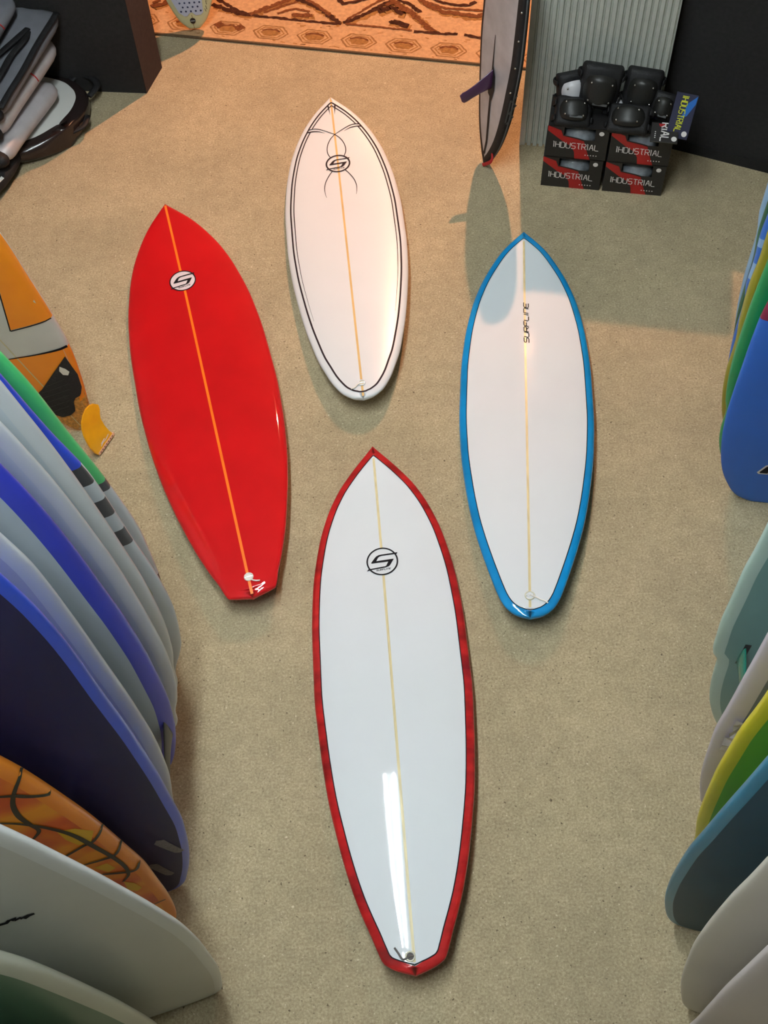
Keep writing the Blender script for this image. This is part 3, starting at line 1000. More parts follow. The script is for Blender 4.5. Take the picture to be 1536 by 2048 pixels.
b, r = side_board('L2', 0.54, 1.98, 'white board with blue upper rail and charcoal checker blocks in the left rack', [BLUR, CHAR, WHT], WHT, matfn=fn2)
b.patch('olive_mark', [(p[0], p[1]) for p in side_xy(b, [(0.86, -0.70), (0.80, -0.672), (0.66, -0.658), (0.60, -0.67), (0.66, -0.70)])], satin('pale_olive', (186, 196, 168)), r, side=-1)  # pale olive patch on the white bottom
side_board('L3', 0.53, 1.9, 'plain white board just nearer than the checkered one in the left rack', WHT2, WHT)
side_board('L4', 0.55, 1.95, 'plain white board touching the blue-railed white one in the left rack', WHT2, WHT)
b, r = side_board('L5', 0.56, 2.0, 'white-bottomed board with broad violet blue rail and grey fin, left rack', BLUV, satin('pale_blue_white', (184, 196, 204)), inset=0.042)
link('fin', fin_mesh('fin', 0.14, 0.11, -0.15, 0.009), M['fin_grey'], r, trs((0.42, -0.640 - b.uc, b.bot(0.42, -0.640 - b.uc) + 0.006), -0.4, 0, 0), smooth=True)
b, r = side_board('L6', 0.56, 2.0, 'plain white board standing right behind the navy one in the left rack', WHT2, satin('pale_lilac_white', (182, 186, 202)))
b, r = side_board('L7', 0.54, 2.15, 'dark navy board with a bright blue rail and two grey fin boxes', satin('bright_blue_rail_foam', (44, 84, 214)), NAVY, inset=0.020)
for pts in ([(0.584, -0.622), (0.574, -0.604), (0.43, -0.576), (0.422, -0.588), (0.44, -0.60), (0.56, -0.632)],
            [(0.398, -0.672), (0.388, -0.656), (0.245, -0.634), (0.232, -0.645), (0.25, -0.658), (0.38, -0.682)]):
    b.patch('fin_box', side_xy(b, pts), M['slot_grey'], r, side=-1, eps=0.0012)


def airbrush():
    m = mat('airbrushed_orange', lin(226, 120, 30), 0.4, coat=0.3, coat_rough=0.15)
    nt = m.node_tree
    p = nt.nodes['Principled BSDF']
    tc = nt.nodes.new('ShaderNodeTexCoord')
    n = nt.nodes.new('ShaderNodeTexNoise'); n.inputs['Scale'].default_value = 7; n.inputs['Detail'].default_value = 2
    nt.links.new(tc.outputs['Object'], n.inputs['Vector'])
    r_ = nt.nodes.new('ShaderNodeValToRGB')
    el = r_.color_ramp.elements
    el[0].position, el[0].color = 0.34, lin(196, 66, 26)
    el[1].position, el[1].color = 0.66, lin(240, 156, 30)
    e = el.new(0.5); e.color = lin(222, 104, 34)
    nt.links.new(n.outputs['Fac'], r_.inputs['Fac'])
    nt.links.new(r_.outputs['Color'], p.inputs['Base Color'])
    return m


b, r = side_board('L8', 0.50, 1.9, 'orange and yellow airbrushed board with dark vine lines in the left rack', satin('orange_rail_resin', (238, 140, 34)), airbrush(), inset=0.026)
VINE = [[(1.353, -0.722), (1.303, -0.752), (1.25, -0.772), (1.194, -0.777), (1.143, -0.77), (1.099, -0.763), (1.066, -0.784)],
        [(1.309, -0.80), (1.284, -0.76), (1.262, -0.739), (1.228, -0.702)],
        [(1.187, -0.817), (1.16, -0.787), (1.117, -0.755), (1.06, -0.725), (1.004, -0.706), (0.912, -0.687), (0.828, -0.671), (0.742, -0.661), (0.678, -0.665), (0.641, -0.686)],
        [(0.92, -0.76), (0.948, -0.709), (0.954, -0.684), (0.992, -0.651)], [(0.84, -0.735), (0.833, -0.691), (0.832, -0.663), (0.87, -0.637)],
        [(0.743, -0.715), (0.708, -0.675), (0.687, -0.646), (0.715, -0.63)], [(0.362, -0.665), (0.357, -0.633)]]
VG = mat('dark_green_airbrush', lin(40, 46, 24), 0.4, coat=0.4)
for k, v_ in enumerate(VINE):
    pa = [(p.x, p.y) for p in smooth_path([(x, y, 0) for x, y in side_xy(b, v_)], 6)]
    b.ribbon('vine_line', pa, [0.0035, 0.006, 0.0035], VG, r, side=-1, eps=0.0014 + 0.0002 * k)
for pts in ([(1.07, -0.735), (1.05, -0.70), (1.0, -0.672), (0.95, -0.69), (0.96, -0.715), (1.01, -0.73)], [(0.638, -0.686), (0.60, -0.668), (0.54, -0.66), (0.526, -0.675), (0.57, -0.69)], [(0.80, -0.72), (0.80, -0.69), (0.75, -0.68), (0.74, -0.70)]):
    b.patch('yellow_patch', side_xy(b, pts), satin('yellow_airbrush', (222, 176, 24)), r, side=-1, eps=0.0008)

b, r = side_board('L9', 0.58, 1.95, 'large glossy off-white board with a square tail, lower left corner', satin('cool_white_rail', (214, 218, 216)), satin('warm_white_bottom', (200, 202, 196)), inset=0.022, tail=0.2)
for pts in ([(1.275, -0.80), (1.262, -0.775), (1.26, -0.754), (1.27, -0.745)], [(1.264, -0.744), (1.268, -0.735), (1.26, -0.737), (1.264, -0.728), (1.256, -0.724)], [(1.256, -0.724), (1.262, -0.712), (1.262, -0.701)],
            [(1.262, -0.79), (1.252, -0.775)]):
    b.ribbon('script_line', side_xy(b, pts), [0.008, 0.004], M['black_line'], r, side=-1, eps=0.001)
side_board('L10', 0.56, 1.95, 'board with cream rail and dull green bottom at the lower left edge', satin('cream_rail', (210, 214, 198)), satin('dull_green_bottom', (104, 136, 112)), inset=0.030)
side_board('L11', 0.56, 1.95, 'dark green board in the very bottom left corner', satin('dark_green_rail', (30, 110, 74)), satin('dark_green_bottom', (30, 90, 64)))

side_board('R0', 0.54, 1.9, 'pale sky blue board, farthest of the right rack', satin('sky_blue', (142, 178, 210)), satin('sky_blue', (0, 0, 0)))
side_board('R1', 0.54, 1.9, 'dark green board behind the blue and white marked one', satin('bottle_green', (24, 92, 56)), satin('bottle_green', (0, 0, 0)))
b, r = side_board('R2', 0.54, 1.9, 'mid blue board with pale marks on its rail, right rack', [satin('mid_blue', (44, 108, 200)), satin('pale_mark', (140, 180, 220))], satin('mid_blue', (0, 0, 0)),
                  matfn=lambda x, c: 1 if (0.86 < x < 0.93 or 0.99 < x < 1.03) and c in ('railb',) else 0)
side_board('R3', 0.54, 1.9, 'olive yellow board between the blue and the green ones', satin('olive_yellow', (158, 148, 34)), satin('olive_yellow', (0, 0, 0)))
side_board('R4', 0.54, 1.9, 'bright green board behind the broad blue board', satin('bright_green', (24, 150, 84)), satin('bright_green', (0, 0, 0)))
b, r = side_board('R5', 0.60, 2.0, 'broad blue foam board with a maroon upper part, right rack', [satin('cobalt_foam', (42, 108, 210), 0.6, 0.1), satin('maroon_foam', (128, 20, 60), 0.6, 0.1)], None, matfn=lambda x, c: 1 if x > 0.965 else 0, single=True)
b.patch('logo', side_xy(b, [(0.205, 1.284), (0.215, 1.277), (0.262, 1.296), (0.272, 1.315), (0.205, 1.315)]), M['print_white'], r, side=-1, eps=0.001)
b.patch('logo', side_xy(b, [(0.212, 1.288), (0.218, 1.285), (0.256, 1.301), (0.262, 1.313), (0.212, 1.313)]), M['black_line'], r, side=-1, eps=0.0016)
b, r = side_board('R6', 0.54, 1.95, 'pale mint board with a stepped rail and teal fin, right rack', satin('mint_rail', (178, 208, 198)), satin('mint_bottom', (112, 158, 152)))
yy = 0.947 - b.uc
o = link('fin', fin_mesh('fin', 0.11, 0.12, -0.10, 0.012), M['fin_teal'], r, trs((0.62, yy, b.bot(0.62, yy) + 0.003), 0.25, 0, 0), smooth=True)
b.patch('fin_slot', [(0.565, yy + .012), (0.565, yy - .004), (0.69, yy - .004), (0.69, yy + .012)], M['plastic_black'], r, side=-1, eps=0.0008)
b, r = side_board('R7', 0.54, 1.95, 'lilac white board with blue-grey bottom, partly wrapped in clear plastic', satin('lilac_rail', (206, 200, 214)), satin('blue_grey_bottom', (108, 116, 140)), inset=0.045)
V = []; F = []
rr_ = random.Random(3)
for i in range(9):
    for j in range(4):
        x_ = 0.55 + 0.2 * i / 8 + rr_.uniform(-.008, .008)
        y_ = 0.855 - b.uc + 0.05 * j / 3 + 0.0 + rr_.uniform(-.004, .004)
        V.append((x_, y_, b.bot(x_, y_) - 0.003 - rr_.uniform(0, .012)))
for i in range(8):
    for j in range(3):
        a_ = i * 4 + j
        F.append((a_, a_ + 1, a_ + 5, a_ + 4))
o = link('plastic_wrap', mesh('plastic_wrap', V, F), M['wrap'], r)
side_board('R8', 0.54, 1.95, 'lime green board with a vivid yellow rail, right rack', satin('vivid_yellow_rail', (222, 208, 10)), satin('lime_green_bottom', (110, 176, 24)), inset=0.028)
side_board('R9', 0.54, 1.95, 'dark teal board with a lighter blue rail, right rack', satin('sea_blue_rail', (22, 122, 156)), satin('dark_teal_bottom', (26, 66, 84), 0.6, 0.08), inset=0.022)
side_board('R10', 0.58, 1.95, 'plain cream board with a square tail, lower right', satin('cream_foam', (204, 200, 188), 0.6, 0.1), None, single=True, tail=0.15)
side_board('R11', 0.56, 1.95, 'pinkish cream board in the bottom right corner', satin('pinkish_cream_foam', (206, 198, 196), 0.6, 0.1), None, single=True, tail=0.17)

# ------------------------------------------------------------------ orange and white board with tail pad, far left
P0 = Vector((-1.114, 2.700, 0.0))
beta = math.radians(16)
ux = Vector((-math.sin(beta), 0, math.cos(beta)))      # towards the nose
uw = Vector((math.cos(beta), 0, math.sin(beta)))       # towards the aisle
tab = [(0, .035), (.03, .055), (.06, .068), (.11, .084), (.245, .132), (.421, .183), (.574, .208), (.735, .228), (.962, .250), (1.3, .24), (1.55, .17), (1.7, .09), (1.8, .0)]
fo = pchip([a for a, _ in tab], [c for _, c in tab])
tho = lambda x: .014 + .042 * max(0, math.sin(PI * (x / 1.8) ** .85)) ** .6
ob = Board(1.8, fo, tho, lambda x: -.055 * tho(x) / .056 - .02 * 0, 0.02)
ob.zbf = lambda x: -tho(x) - 0.02 * ((x - .9) / .9) ** 2 + .02
root = thing('surfboard', 'orange and white board with black tail pad leaning at the far left', 'surfboard', frame(P0 + Vector((0, 0, 0.016)), ux, -uw, Vector((0, -1, 0))))
ob.build(root, dict.fromkeys(('deck', 'raild', 'railb', 'bottom'), 'body'), {'body': [M['board_white'], M['orange_resin'], M['honeycomb']]},
         matfn=lambda x, c: 0 if c != 'raild' else (1 if x > .568 or .16 < x < .425 else (2 if x < .16 else 0)), extra=(.568, .425, .16))
f_ = lambda pts: [(s_, -w_) for s_, w_ in pts]


def edge_pts(a, c, k=8, off=0.003):
    return [(a + (c - a) * i / k, fo(a + (c - a) * i / k) - off) for i in range(k + 1)]


ob.patch('orange_panel', f_(edge_pts(0.568, 1.25) + [(1.25, .18), (.80, .150), (.578, .057)]), M['orange_resin'], root, cuts=3)
ob.patch('orange_panel', f_(edge_pts(0.16, 0.421) + [(.451, .0), (.448, -.035), (.14, -.068), (.11, -.02)]), M['orange_resin'], root, cuts=3)
ob.ribbon('black_line', f_([(.574, .057), (.566, fo(.566) - .004)]), 0.0025, M['black_line'], root, eps=0.0016)
ob.ribbon('black_line', f_([(.452, -.03), (.444, .03), (.425, fo(.425) - .004)]), [0.002, 0.003, 0.006], M['black_line'], root, eps=0.0018)
ob.ribbon('black_line', f_([(1.25, .175), (.80, .146), (.574, .056)]), 0.0022, M['black_line'], root, eps=0.0016)
ob.ribbon('stringer', [(.02, 0), (1.78, 0)], 0.002, M['stringer'], root, eps=0.0014)
ob.patch('tail_patch', f_(edge_pts(0.01, 0.19, 8) + [(.19, -.09), (.01, -.03)]), M['honeycomb'], root, eps=0.001, cuts=3)
padp = [(.391, .152), (.333, .072), (.268, -.012), (.24, -.06), (.14, -.075), (.095, -.03), (.096, .003), (.112, .030), (.132, .041), (.160, .052), (.178, .069), (.180, .088), (.189, .098), (.218, .117), (.284, .139)]
pad = ob.patch('traction_pad', f_(padp), M['traction'], root, eps=0.004, cuts=3)
lz = [(.326 + .030, .111), (.336, .122), (.316, .126), (.302, .113), (.312, .099), (.336, .098)]
pl = ob.patch('pad_emblem', f_(lz), M['plastic_white'], root, eps=0.006, cuts=1)
for k in range(6):
    x_ = .14 + k * .028
    ob.ribbon('pad_groove', f_([(x_, -.05 + max(0, k - 3) * .03), (x_ + .01, min(.03 + k * .016, .09))]), 0.0012, M['plastic_black'], root, eps=0.0062)

# loose yellow fin on the carpet by the tail of that board
e_ = Vector((.435, .900, 0)); h_ = Vector((-.9, .435, 0))
up_ = h_ * math.sin(math.radians(20)) + Vector((0, 0, math.cos(math.radians(20))))
fp = [(0.0, 0.0), (0.105, 0.0), (0.098, 0.030), (0.096, 0.062), (0.100, 0.094), (0.110, 0.110), (0.122, 0.122), (0.128, 0.140), (0.112, 0.162), (0.094, 0.172), (0.070, 0.175), (0.046, 0.168), (0.024, 0.155), (0.008, 0.136), (-0.004, 0.110), (-0.010, 0.083), (-0.012, 0.050), (-0.010, 0.022)]
yf = thing('surfboard_fin', 'loose yellow-orange fin lying by the tail of the orange board', 'fin', frame((-1.045, 2.577, 0.006), e_, up_, e_.cross(up_)))
bm = bmesh.new()
vs = [bm.verts.new((p[0], p[1], -0.003)) for p in fp]
fc = bm.faces.new(vs)
g_ = bmesh.ops.extrude_face_region(bm, geom=[fc])
bmesh.ops.translate(bm, vec=(0, 0, 0.006), verts=[v for v in g_['geom'] if isinstance(v, bmesh.types.BMVert)])
bmesh.ops.recalc_face_normals(bm, faces=bm.faces)
bmesh.ops.bevel(bm, geom=[e for e in bm.edges if abs(e.verts[0].co.z - e.verts[1].co.z) < 1e-4], offset=0.0022, segments=2, affect='EDGES')
link('blade', bm_mesh('blade', bm), M['fin_yellow'], yf)
box('base_strip', 0.108, 0.011, 0.008, (0.0535, 0.0065, 0), M['fin_tab'], yf, 0.001)
for k in range(7):
    box('base_slot', 0.004, 0.005, 0.0012, (0.012 + k * 0.0135, 0.0065, 0.0044), M['fin_hole'], yf)
flat_strokes('lettering', [[(0.028, 0.020), (0.045, 0.024), (0.062, 0.021), (0.085, 0.026)], [(0.034, 0.027), (0.06, 0.029)]], 0.0017, M['logo_white'], yf, z=0.0032)

# ------------------------------------------------------------------ pale board with tail pad standing on the rug
gb_tab = [(0, .028), (.012, .040), (.04, .066), (.093, .093), (.16, .118), (.21, .134), (.35, .175), (.6, .222), (.9, .245), (1.2, .22), (1.5, .14), (1.65, .07), (1.72, 0)]
fg = pchip([a for a, _ in gb_tab], [c for _, c in gb_tab])
gb = Board(1.72, fg, lambda x: .016 + .04 * max(0, math.sin(PI * (x / 1.72) ** .85)) ** .6, lambda x: -.02, 0.02)
lean = math.radians(11)
gr = thing('surfboard', 'pale yellow board with white diamond-grip pad standing on the patterned rug', 'surfboard',
           frame((-0.812, 5.155, 0.020), (-0.02, math.sin(lean), math.cos(lean)), (-1, 0, -0.02), (0, -math.cos(lean), math.sin(lean))))
gb.build(gr, dict.fromkeys(('deck', 'raild', 'railb', 'bottom'), 'body'), {'body': M['cream_pale']})
gb.patch('traction_pad', [(.078, .045), (.088, .060), (.15, .085), (.36, .12), (.40, .0), (.36, -.12), (.15, -.062), (.085, -.058), (.074, -.045), (.072, -.020), (.088, -.004), (.085, .008), (.070, .022), (.070, .036)], M['pad_blue'], gr, eps=0.004, cuts=2)
for i in range(14):
    for j in range(-4, 5):
        x_ = .095 + i * .021
        y_ = j * .024 + (.012 if i % 2 else 0)
        if abs(y_) < .052 + (x_ - .09) * .2 and x_ < .36:
            gb.patch('pad_hole', circle(x_, y_, .0052, 6), M['pad_hole'], gr, eps=0.0055, cuts=0)
link('leash_plug', cyl_mesh('leash_plug', .014, .004, 20, 'z', (.045, 0, gb.top(.045, 0) + .001)), M['plastic_black'], gr)
link('plug_bar', cyl_mesh('plug_bar', .002, .024, 8, 'y', (.045, 0, gb.top(.045, 0) + .004)), M['metal'], gr)
gb.ribbon('stringer', [(.002, 0), (.075, 0)], .0012, M['rug_line'], gr, eps=.001)
for pts in ([(.085, -.072), (.10, -.068), (.095, -.078), (.115, -.074)], [(.12, -.080), (.14, -.078), (.135, -.086)], [(.15, -.083), (.175, -.082), (.17, -.092), (.19, -.09)], [(.20, -.095), (.205, -.12)]):
    gb.ribbon('signature_line', pts, .0013, M['black_line'], gr, eps=.001)

# ------------------------------------------------------------------ display plinths
EX = Vector((math.cos(math.radians(-12)), math.sin(math.radians(-12)), 0)); EY = Vector((-EX.y, EX.x, 0)); EZ = Vector((0, 0, 1))
pl = thing('display_plinth', 'plinth faced with a grey vertically ribbed sheet, behind the stacked cartons', 'plinth', frame((0.698, 4.198, 0), EX, EY, EZ))
PW, PH = 0.575, 1.12
box('body', PW, 0.45, PH, (PW / 2, 0.24, PH / 2), M['black_cloth'], pl)
V = []; F = []
NR = 22
per = PW / NR
prof = []
for k in range(NR):
    x0 = k * per
    prof += [(x0, 0.0), (x0 + per * .60, 0.0), (x0 + per * .68, 0.011), (x0 + per * .92, 0.011)]
prof.append((PW, 0.0))
for x_, y_ in prof:
    V.append((x_, y_, 0.002)); V.append((x_, y_, PH))
for i in range(len(prof) - 1):
    F.append((2 * i, 2 * i + 2, 2 * i + 3, 2 * i + 1))
link('ribbed_sheet', mesh('ribbed_sheet', V, F), M['ribbed'], pl)
box('bottom_trim', PW, 0.012, 0.006, (PW / 2, 0.008, 0.003), M['carton_edge'], pl)
box('edge_trim', 0.008, 0.014, PH, (-0.004, 0.006, PH / 2), M['ribbed'], pl)

BX = Vector((0.8962, -0.4436, 0)); BY = Vector((0.4436, 0.8962, 0))
bp_ = thing('display_plinth', 'long black cloth-covered plinth at the right, beside the ribbed sheet', 'plinth', frame((1.292, 4.160, 0), BX, BY, EZ))
_gx, _gy = (EY * .4).dot(BX) + .012, (EY * .4).dot(BY)
_v = [Vector((a, c, z)) for z in (0, .89) for a, c in ((0, 0), (1.3, 0), (1.3, .4), (_gx, _gy))]
link('body', mesh('body', _v, [(3, 2, 1, 0), (4, 5, 6, 7), (0, 1, 5, 4), (1, 2, 6, 5), (2, 3, 7, 6), (3, 0, 4, 7)]), M['black_cloth'], bp_)
box('kick_strip', 1.3, 0.004, 0.05, (0.65, -0.002, 0.025), M['black_nylon'], bp_)

lx = Vector((0.991, -0.137, 0)); ly = Vector((0.30, 0.954, 0))
V = [Vector((-1.020, 4.699, 0)) + lx * a + ly * c + EZ * z for z in (0, 1.45) for a, c in ((-.95, 0), (0, 0), (0, .20), (-.95, .20))]
O_ = Vector((-1.020, 4.699, 0))
lp = thing('display_plinth', 'black box plinth with warm light painted on its side behind the pile of bags', 'plinth', Matrix.Translation(O_))
link('body', mesh('body', [v - O_ for v in V], [(3, 2, 1, 0), (4, 5, 6, 7), (0, 1, 5, 4), (2, 3, 7, 6), (3, 0, 4, 7)]), M['black_cloth'], lp)
link('warm_lit_side', mesh('warm_lit_side', [V[k] - O_ + Vector((.001, 0, 0)) for k in (1, 2, 6, 5)], [(0, 1, 2, 3)]), M['black_cloth_warm'], lp)  # same black plinth, warm light put into the colour of this side

# ------------------------------------------------------------------ cartons of knee pads
CW, CH, CD = 0.252, 0.158, 0.20
C0 = Vector((0.754, 3.929, 0))


def carton(off, up, label, pad=True, rot=0.0):
    ca, sa = math.cos(math.radians(-12 + rot)), math.sin(math.radians(-12 + rot))
    ex = Vector((ca, sa, 0)); ey = Vector((-sa, ca, 0))
    p = C0 + EX * off + EZ * up
    t_ = thing('carton', label, 'box', frame(p, ex, ey, EZ), 'black cartons stacked two by two')
    th = .003
    # hollow carton: floor, back, sides, lid and a front with a window cut in it
    bm = bmesh.new()
    for sx, sy, sz, c in ((CW, CD, th, (CW / 2, CD / 2, th / 2)), (CW, CD, th, (CW / 2, CD / 2, CH - th / 2)), (CW, th, CH - 2 * th, (CW / 2, CD - th / 2, CH / 2)),
                          (th, CD - th, CH - 2 * th, (th / 2, CD / 2, CH / 2)), (th, CD - th, CH - 2 * th, (CW - th / 2, CD / 2, CH / 2))):
        box_bm(sx, sy, sz, c, bm=bm)
    link('body', bm_mesh('body', bm), M['carton'], t_)
    fm = frame((0, 0, 0), (1, 0, 0), (0, 0, 1), (0, -1, 0))        # x right, y up, z towards the viewer
    # front panel with window
    wpoly = [(.27, .97), (.78, .97), (.78, .62), (.62, .62), (.5, .67), (.27, .73)]
    bm = bmesh.new()
    sc_ = lambda p_: (p_[0] * CW, p_[1] * CH)
    outer = [(0, 0), (1, 0), (1, 1), (0, 1)]
    vo = [bm.verts.new((*sc_(p_), 0)) for p_ in outer]
    vi = [bm.verts.new((*sc_(p_), 0)) for p_ in wpoly]
    es = [bm.edges.new((vo[i], vo[(i + 1) % 4])) for i in range(4)] + [bm.edges.new((vi[i], vi[(i + 1) % 6])) for i in range(6)]
    bmesh.ops.triangle_fill(bm, use_beauty=True, edges=es)
    bmesh.ops.recalc_face_normals(bm, faces=bm.faces)
    bm.faces.ensure_lookup_table()
    if bm.faces[0].normal.z < 0: bmesh.ops.reverse_faces(bm, faces=bm.faces)
    fp_ = link('front_panel', bm_mesh('front_panel', bm), M['carton'], t_, fm)
    flat_poly('red_swoosh', [sc_(p_) for p_ in [(.0, .99), (.22, .87), (.255, .73), (.26, .70), (.5, .63), (.61, .58), (.66, .34), (.745, .0), (.49, .0), (.47, .22), (.40, .40), (.25, .54), (.10, .72), (0, .84)]], M['print_red'], t_, fm, z=0.0006)
    L1 = letters('inDUSTRiAL', .75 * CW, .18 * CH, 0.0, 0.3)
    flat_strokes('lettering', [[(u + .115 * CW, v + .33 * CH - u * 0.02) for u, v in ln] for ln in L1], 0.0016, M['print_white'], t_, fm, z=0.0012)
    for k in range(5):
        flat_poly('dot_print', circle((.66 + .045 * k) * CW, .14 * CH, .0028, 8), M['print_white'], t_, fm, z=0.0012)
    flat_poly('round_sticker', circle(.88 * CW, .86 * CH, .0105, 20), M['print_white'], t_, fm, z=0.0012)
    # wrapped pad seen through the window
    b_ = bmesh.new()
    bmesh.ops.create_uvsphere(b_, u_segments=24, v_segments=12, radius=1)
    bmesh.ops.scale(b_, vec=(.072, .05, .055), verts=b_.verts)
    bmesh.ops.translate(b_, vec=(.53 * CW, .062, .075), verts=b_.verts)
    link('wrapped_pad', bm_mesh('wrapped_pad', b_), M['pad_grey'], t_, smooth=True)
    box('corner_edge', 0.0015, CD * .98, 0.0015, (CW, CD / 2, 0.001), M['carton_edge'], t_)
    return t_


carton(0.0, 0.0, 'lower left black carton with white lettering and red band')
carton(0.265, 0.0, 'lower right black carton with white lettering and red band')
carton(0.006, 0.159, 'upper left black carton, under the pads with the white cap')
carton(0.268, 0.159, 'upper right black carton, under the yellow-lettered card')


def knee_pad(label, loc, rot, size, cap=None, straps=True, text=True):
    t_ = thing('knee_pad', label, 'knee pad', trs(loc, *rot), 'knee pads heaped on the cartons')
    sx, sy, sz = size       # x width, y thickness (towards viewer is -y), z height
    b_ = box_bm(2 * sx, 2 * sy * .7, 2 * sz, (0, 0, 0), min(sx, sy, sz) * .55, 4)
    for v in b_.verts:
        v.co.y += (v.co.x / sx) ** 2 * sy * .9 + (v.co.z / sz) ** 2 * sy * .4
    link('padding', bm_mesh('padding', b_), M['black_nylon'], t_, smooth=True)
    # hard cap: dome over the front
    n, m_ = 12, 12
    V = []; F = []
    cx, cz = sx * .80, sz * .72
    for i in range(n + 1):
        for j in range(m_ + 1):
            u = -1 + 2 * i / n; v = -1 + 2 * j / m_
            ru_ = u * math.sqrt(1 - v * v / 2.6); rv_ = v * math.sqrt(1 - u * u / 2.6)
            hgt = (max(0, 1 - u ** 4) * max(0, 1 - v ** 4)) ** .5
            V.append((ru_ * cx, -sy * .62 - hgt * sy * .65 + (ru_ ** 2) * sy * .7, rv_ * cz))
    for i in range(n):
        for j in range(m_):
            a_ = i * (m_ + 1) + j
            F.append((a_, a_ + m_ + 1, a_ + m_ + 2, a_ + 1))
    link('cap', mesh('cap', V, F), cap or M['pad_cap'], t_, smooth=True)
    for k, (qx, qz) in enumerate(((-.62, .55), (.62, .55), (-.62, -.55), (.62, -.55))):
        b_ = bmesh.new(); bmesh.ops.create_uvsphere(b_, u_segments=10, v_segments=6, radius=.0045)
        bmesh.ops.translate(b_, vec=(qx * cx, -sy * 1.02, qz * cz), verts=b_.verts)
        link('rivet', bm_mesh('rivet', b_), M['metal'], t_, smooth=True)
    if text:
        box('brand_patch', sx * .7, .0015, .009, (0.1 * sx, -sy * 1.12, -sz * .52), M['label_grey'], t_)
    if straps:
        for q_ in (-.5, .5):
            pts = smooth_path([(-sx, sy * .3, q_ * sz), (-sx * 1.08, sy * 1.6, q_ * sz), (0, sy * 2.3, q_ * sz * 1.1), (sx * 1.08, sy * 1.6, q_ * sz), (sx, sy * .3, q_ * sz)], 5)
            link('strap', tube_mesh('strap', pts, .013, 8, flat=((0, 1, 0), .25)), M['black_nylon'], t_, smooth=True)
    return t_


R_ = math.radians
knee_pad('large black knee pad at the top of the heap, upright with rivets', (.966, 3.985, .435), (R_(-14), R_(6), R_(-10)), (.085, .036, .092))
knee_pad('knee pad with a white cap, leftmost of the heap', (.868, 4.035, .398), (R_(-12), R_(-4), R_(8)), (.062, .030, .070), cap=M['pad_cap_white'], text=False)
knee_pad('black pad lying low at the left front of the heap', (.862, 3.945, .370), (R_(-52), R_(4), R_(-8)), (.075, .028, .062))
knee_pad('black riveted pad at the right rear of the heap', (1.142, 3.985, .412), (R_(-16), R_(4), R_(-14)), (.075, .034, .086), text=False)
knee_pad('black pad lying across the middle front of the heap', (1.075, 3.885, .370), (R_(-55), R_(-6), R_(-20)), (.085, .028, .060), text=False)
knee_pad('small black pad at the right end beside the yellow-lettered card', (1.222, 3.925, .378), (R_(-30), R_(8), R_(-18)), (.050, .028, .058))
sp = thing('elbow_pad', 'small pad with a pale grey cap peeking out mid heap', 'elbow pad', trs((1.035, 3.99, .352), R_(-40), 0, R_(-10)))
b_ = bmesh.new(); bmesh.ops.create_uvsphere(b_, u_segments=20, v_segments=10, radius=1); bmesh.ops.scale(b_, vec=(.036, .018, .034), verts=b_.verts)
link('cap', bm_mesh('cap', b_), M['pad_cap_white'], sp, smooth=True)
box('padding', .09, .022, .08, (0, .016, 0), M['black_nylon'], sp, .009, seg=3)


def card(label, A, B, H, kind):
    """A lower left, B lower right, H vector up the card"""
    A = Vector(A); B = Vector(B); H = Vector(H)
    w_ = (B - A).length; h2 = H.length
    ex = (B - A).normalized(); ey = (H - ex * H.dot(ex)).normalized(); ez = ex.cross(ey)
    t_ = thing('product_card', label, 'card', frame(A, ex, ey, ez))
    box('card_body', w_, h2, .008, (w_ / 2, h2 / 2, -.0045), M['card_navy'] if kind == 'yellow' else M['carton'], t_, .001)
    if kind == 'yellow':
        flat_poly('blue_swoosh', [(w_ * .98, h2 * .98), (w_ * .62, h2 * .80), (w_ * .45, h2 * .45), (w_ * .70, h2 * .52), (w_ * .96, h2 * .80)], M['print_blue'], t_, z=.0006)
        L1 = letters('inDUSTRiAL', h2 * .80, w_ * .28, 0, .3)
        flat_strokes('lettering', [[(w_ * .30 + v, h2 * .94 - u) for u, v in ln] for ln in L1], .0018, M['print_yellow'], t_, z=.0012)
        flat_poly('round_sticker', circle(w_ * .80, h2 * .12, .011, 20), M['print_white'], t_, z=.0014)
    else:
        L1 = letters('RiAL', h2 * .95, w_ * .30, 0, .3)
        flat_strokes('lettering', [[(w_ * .36 + v, h2 * .99 - u) for u, v in ln] for ln in L1], .0025, M['print_white'], t_, z=.0012)
        flat_poly('round_sticker', circle(w_ * .86, h2 * .2, .011, 20), M['print_white'], t_, z=.0014)
        flat_poly('red_print', [(w_ * .25, h2 * .95), (w_ * .5, h2 * .95), (w_ * .5, h2 * .78), (w_ * .3, h2 * .8)], M['print_red'], t_, z=.0006)
        for k in range(4):
            flat_poly('dot_print', circle(w_ * .16, h2 * (.2 + .1 * k), .0026, 8), M['print_white'], t_, z=.0012)


card('dark blue card with yellow lettering down its side, propped at the right end', (1.222, 3.812, .325), (1.306, 3.79, .316), (.045, .085, .145), 'yellow')
card('black card with big white letters lying under the blue one', (1.155, 3.79, .323), (1.262, 3.765, .323), (.01, .08, .03), 'white')


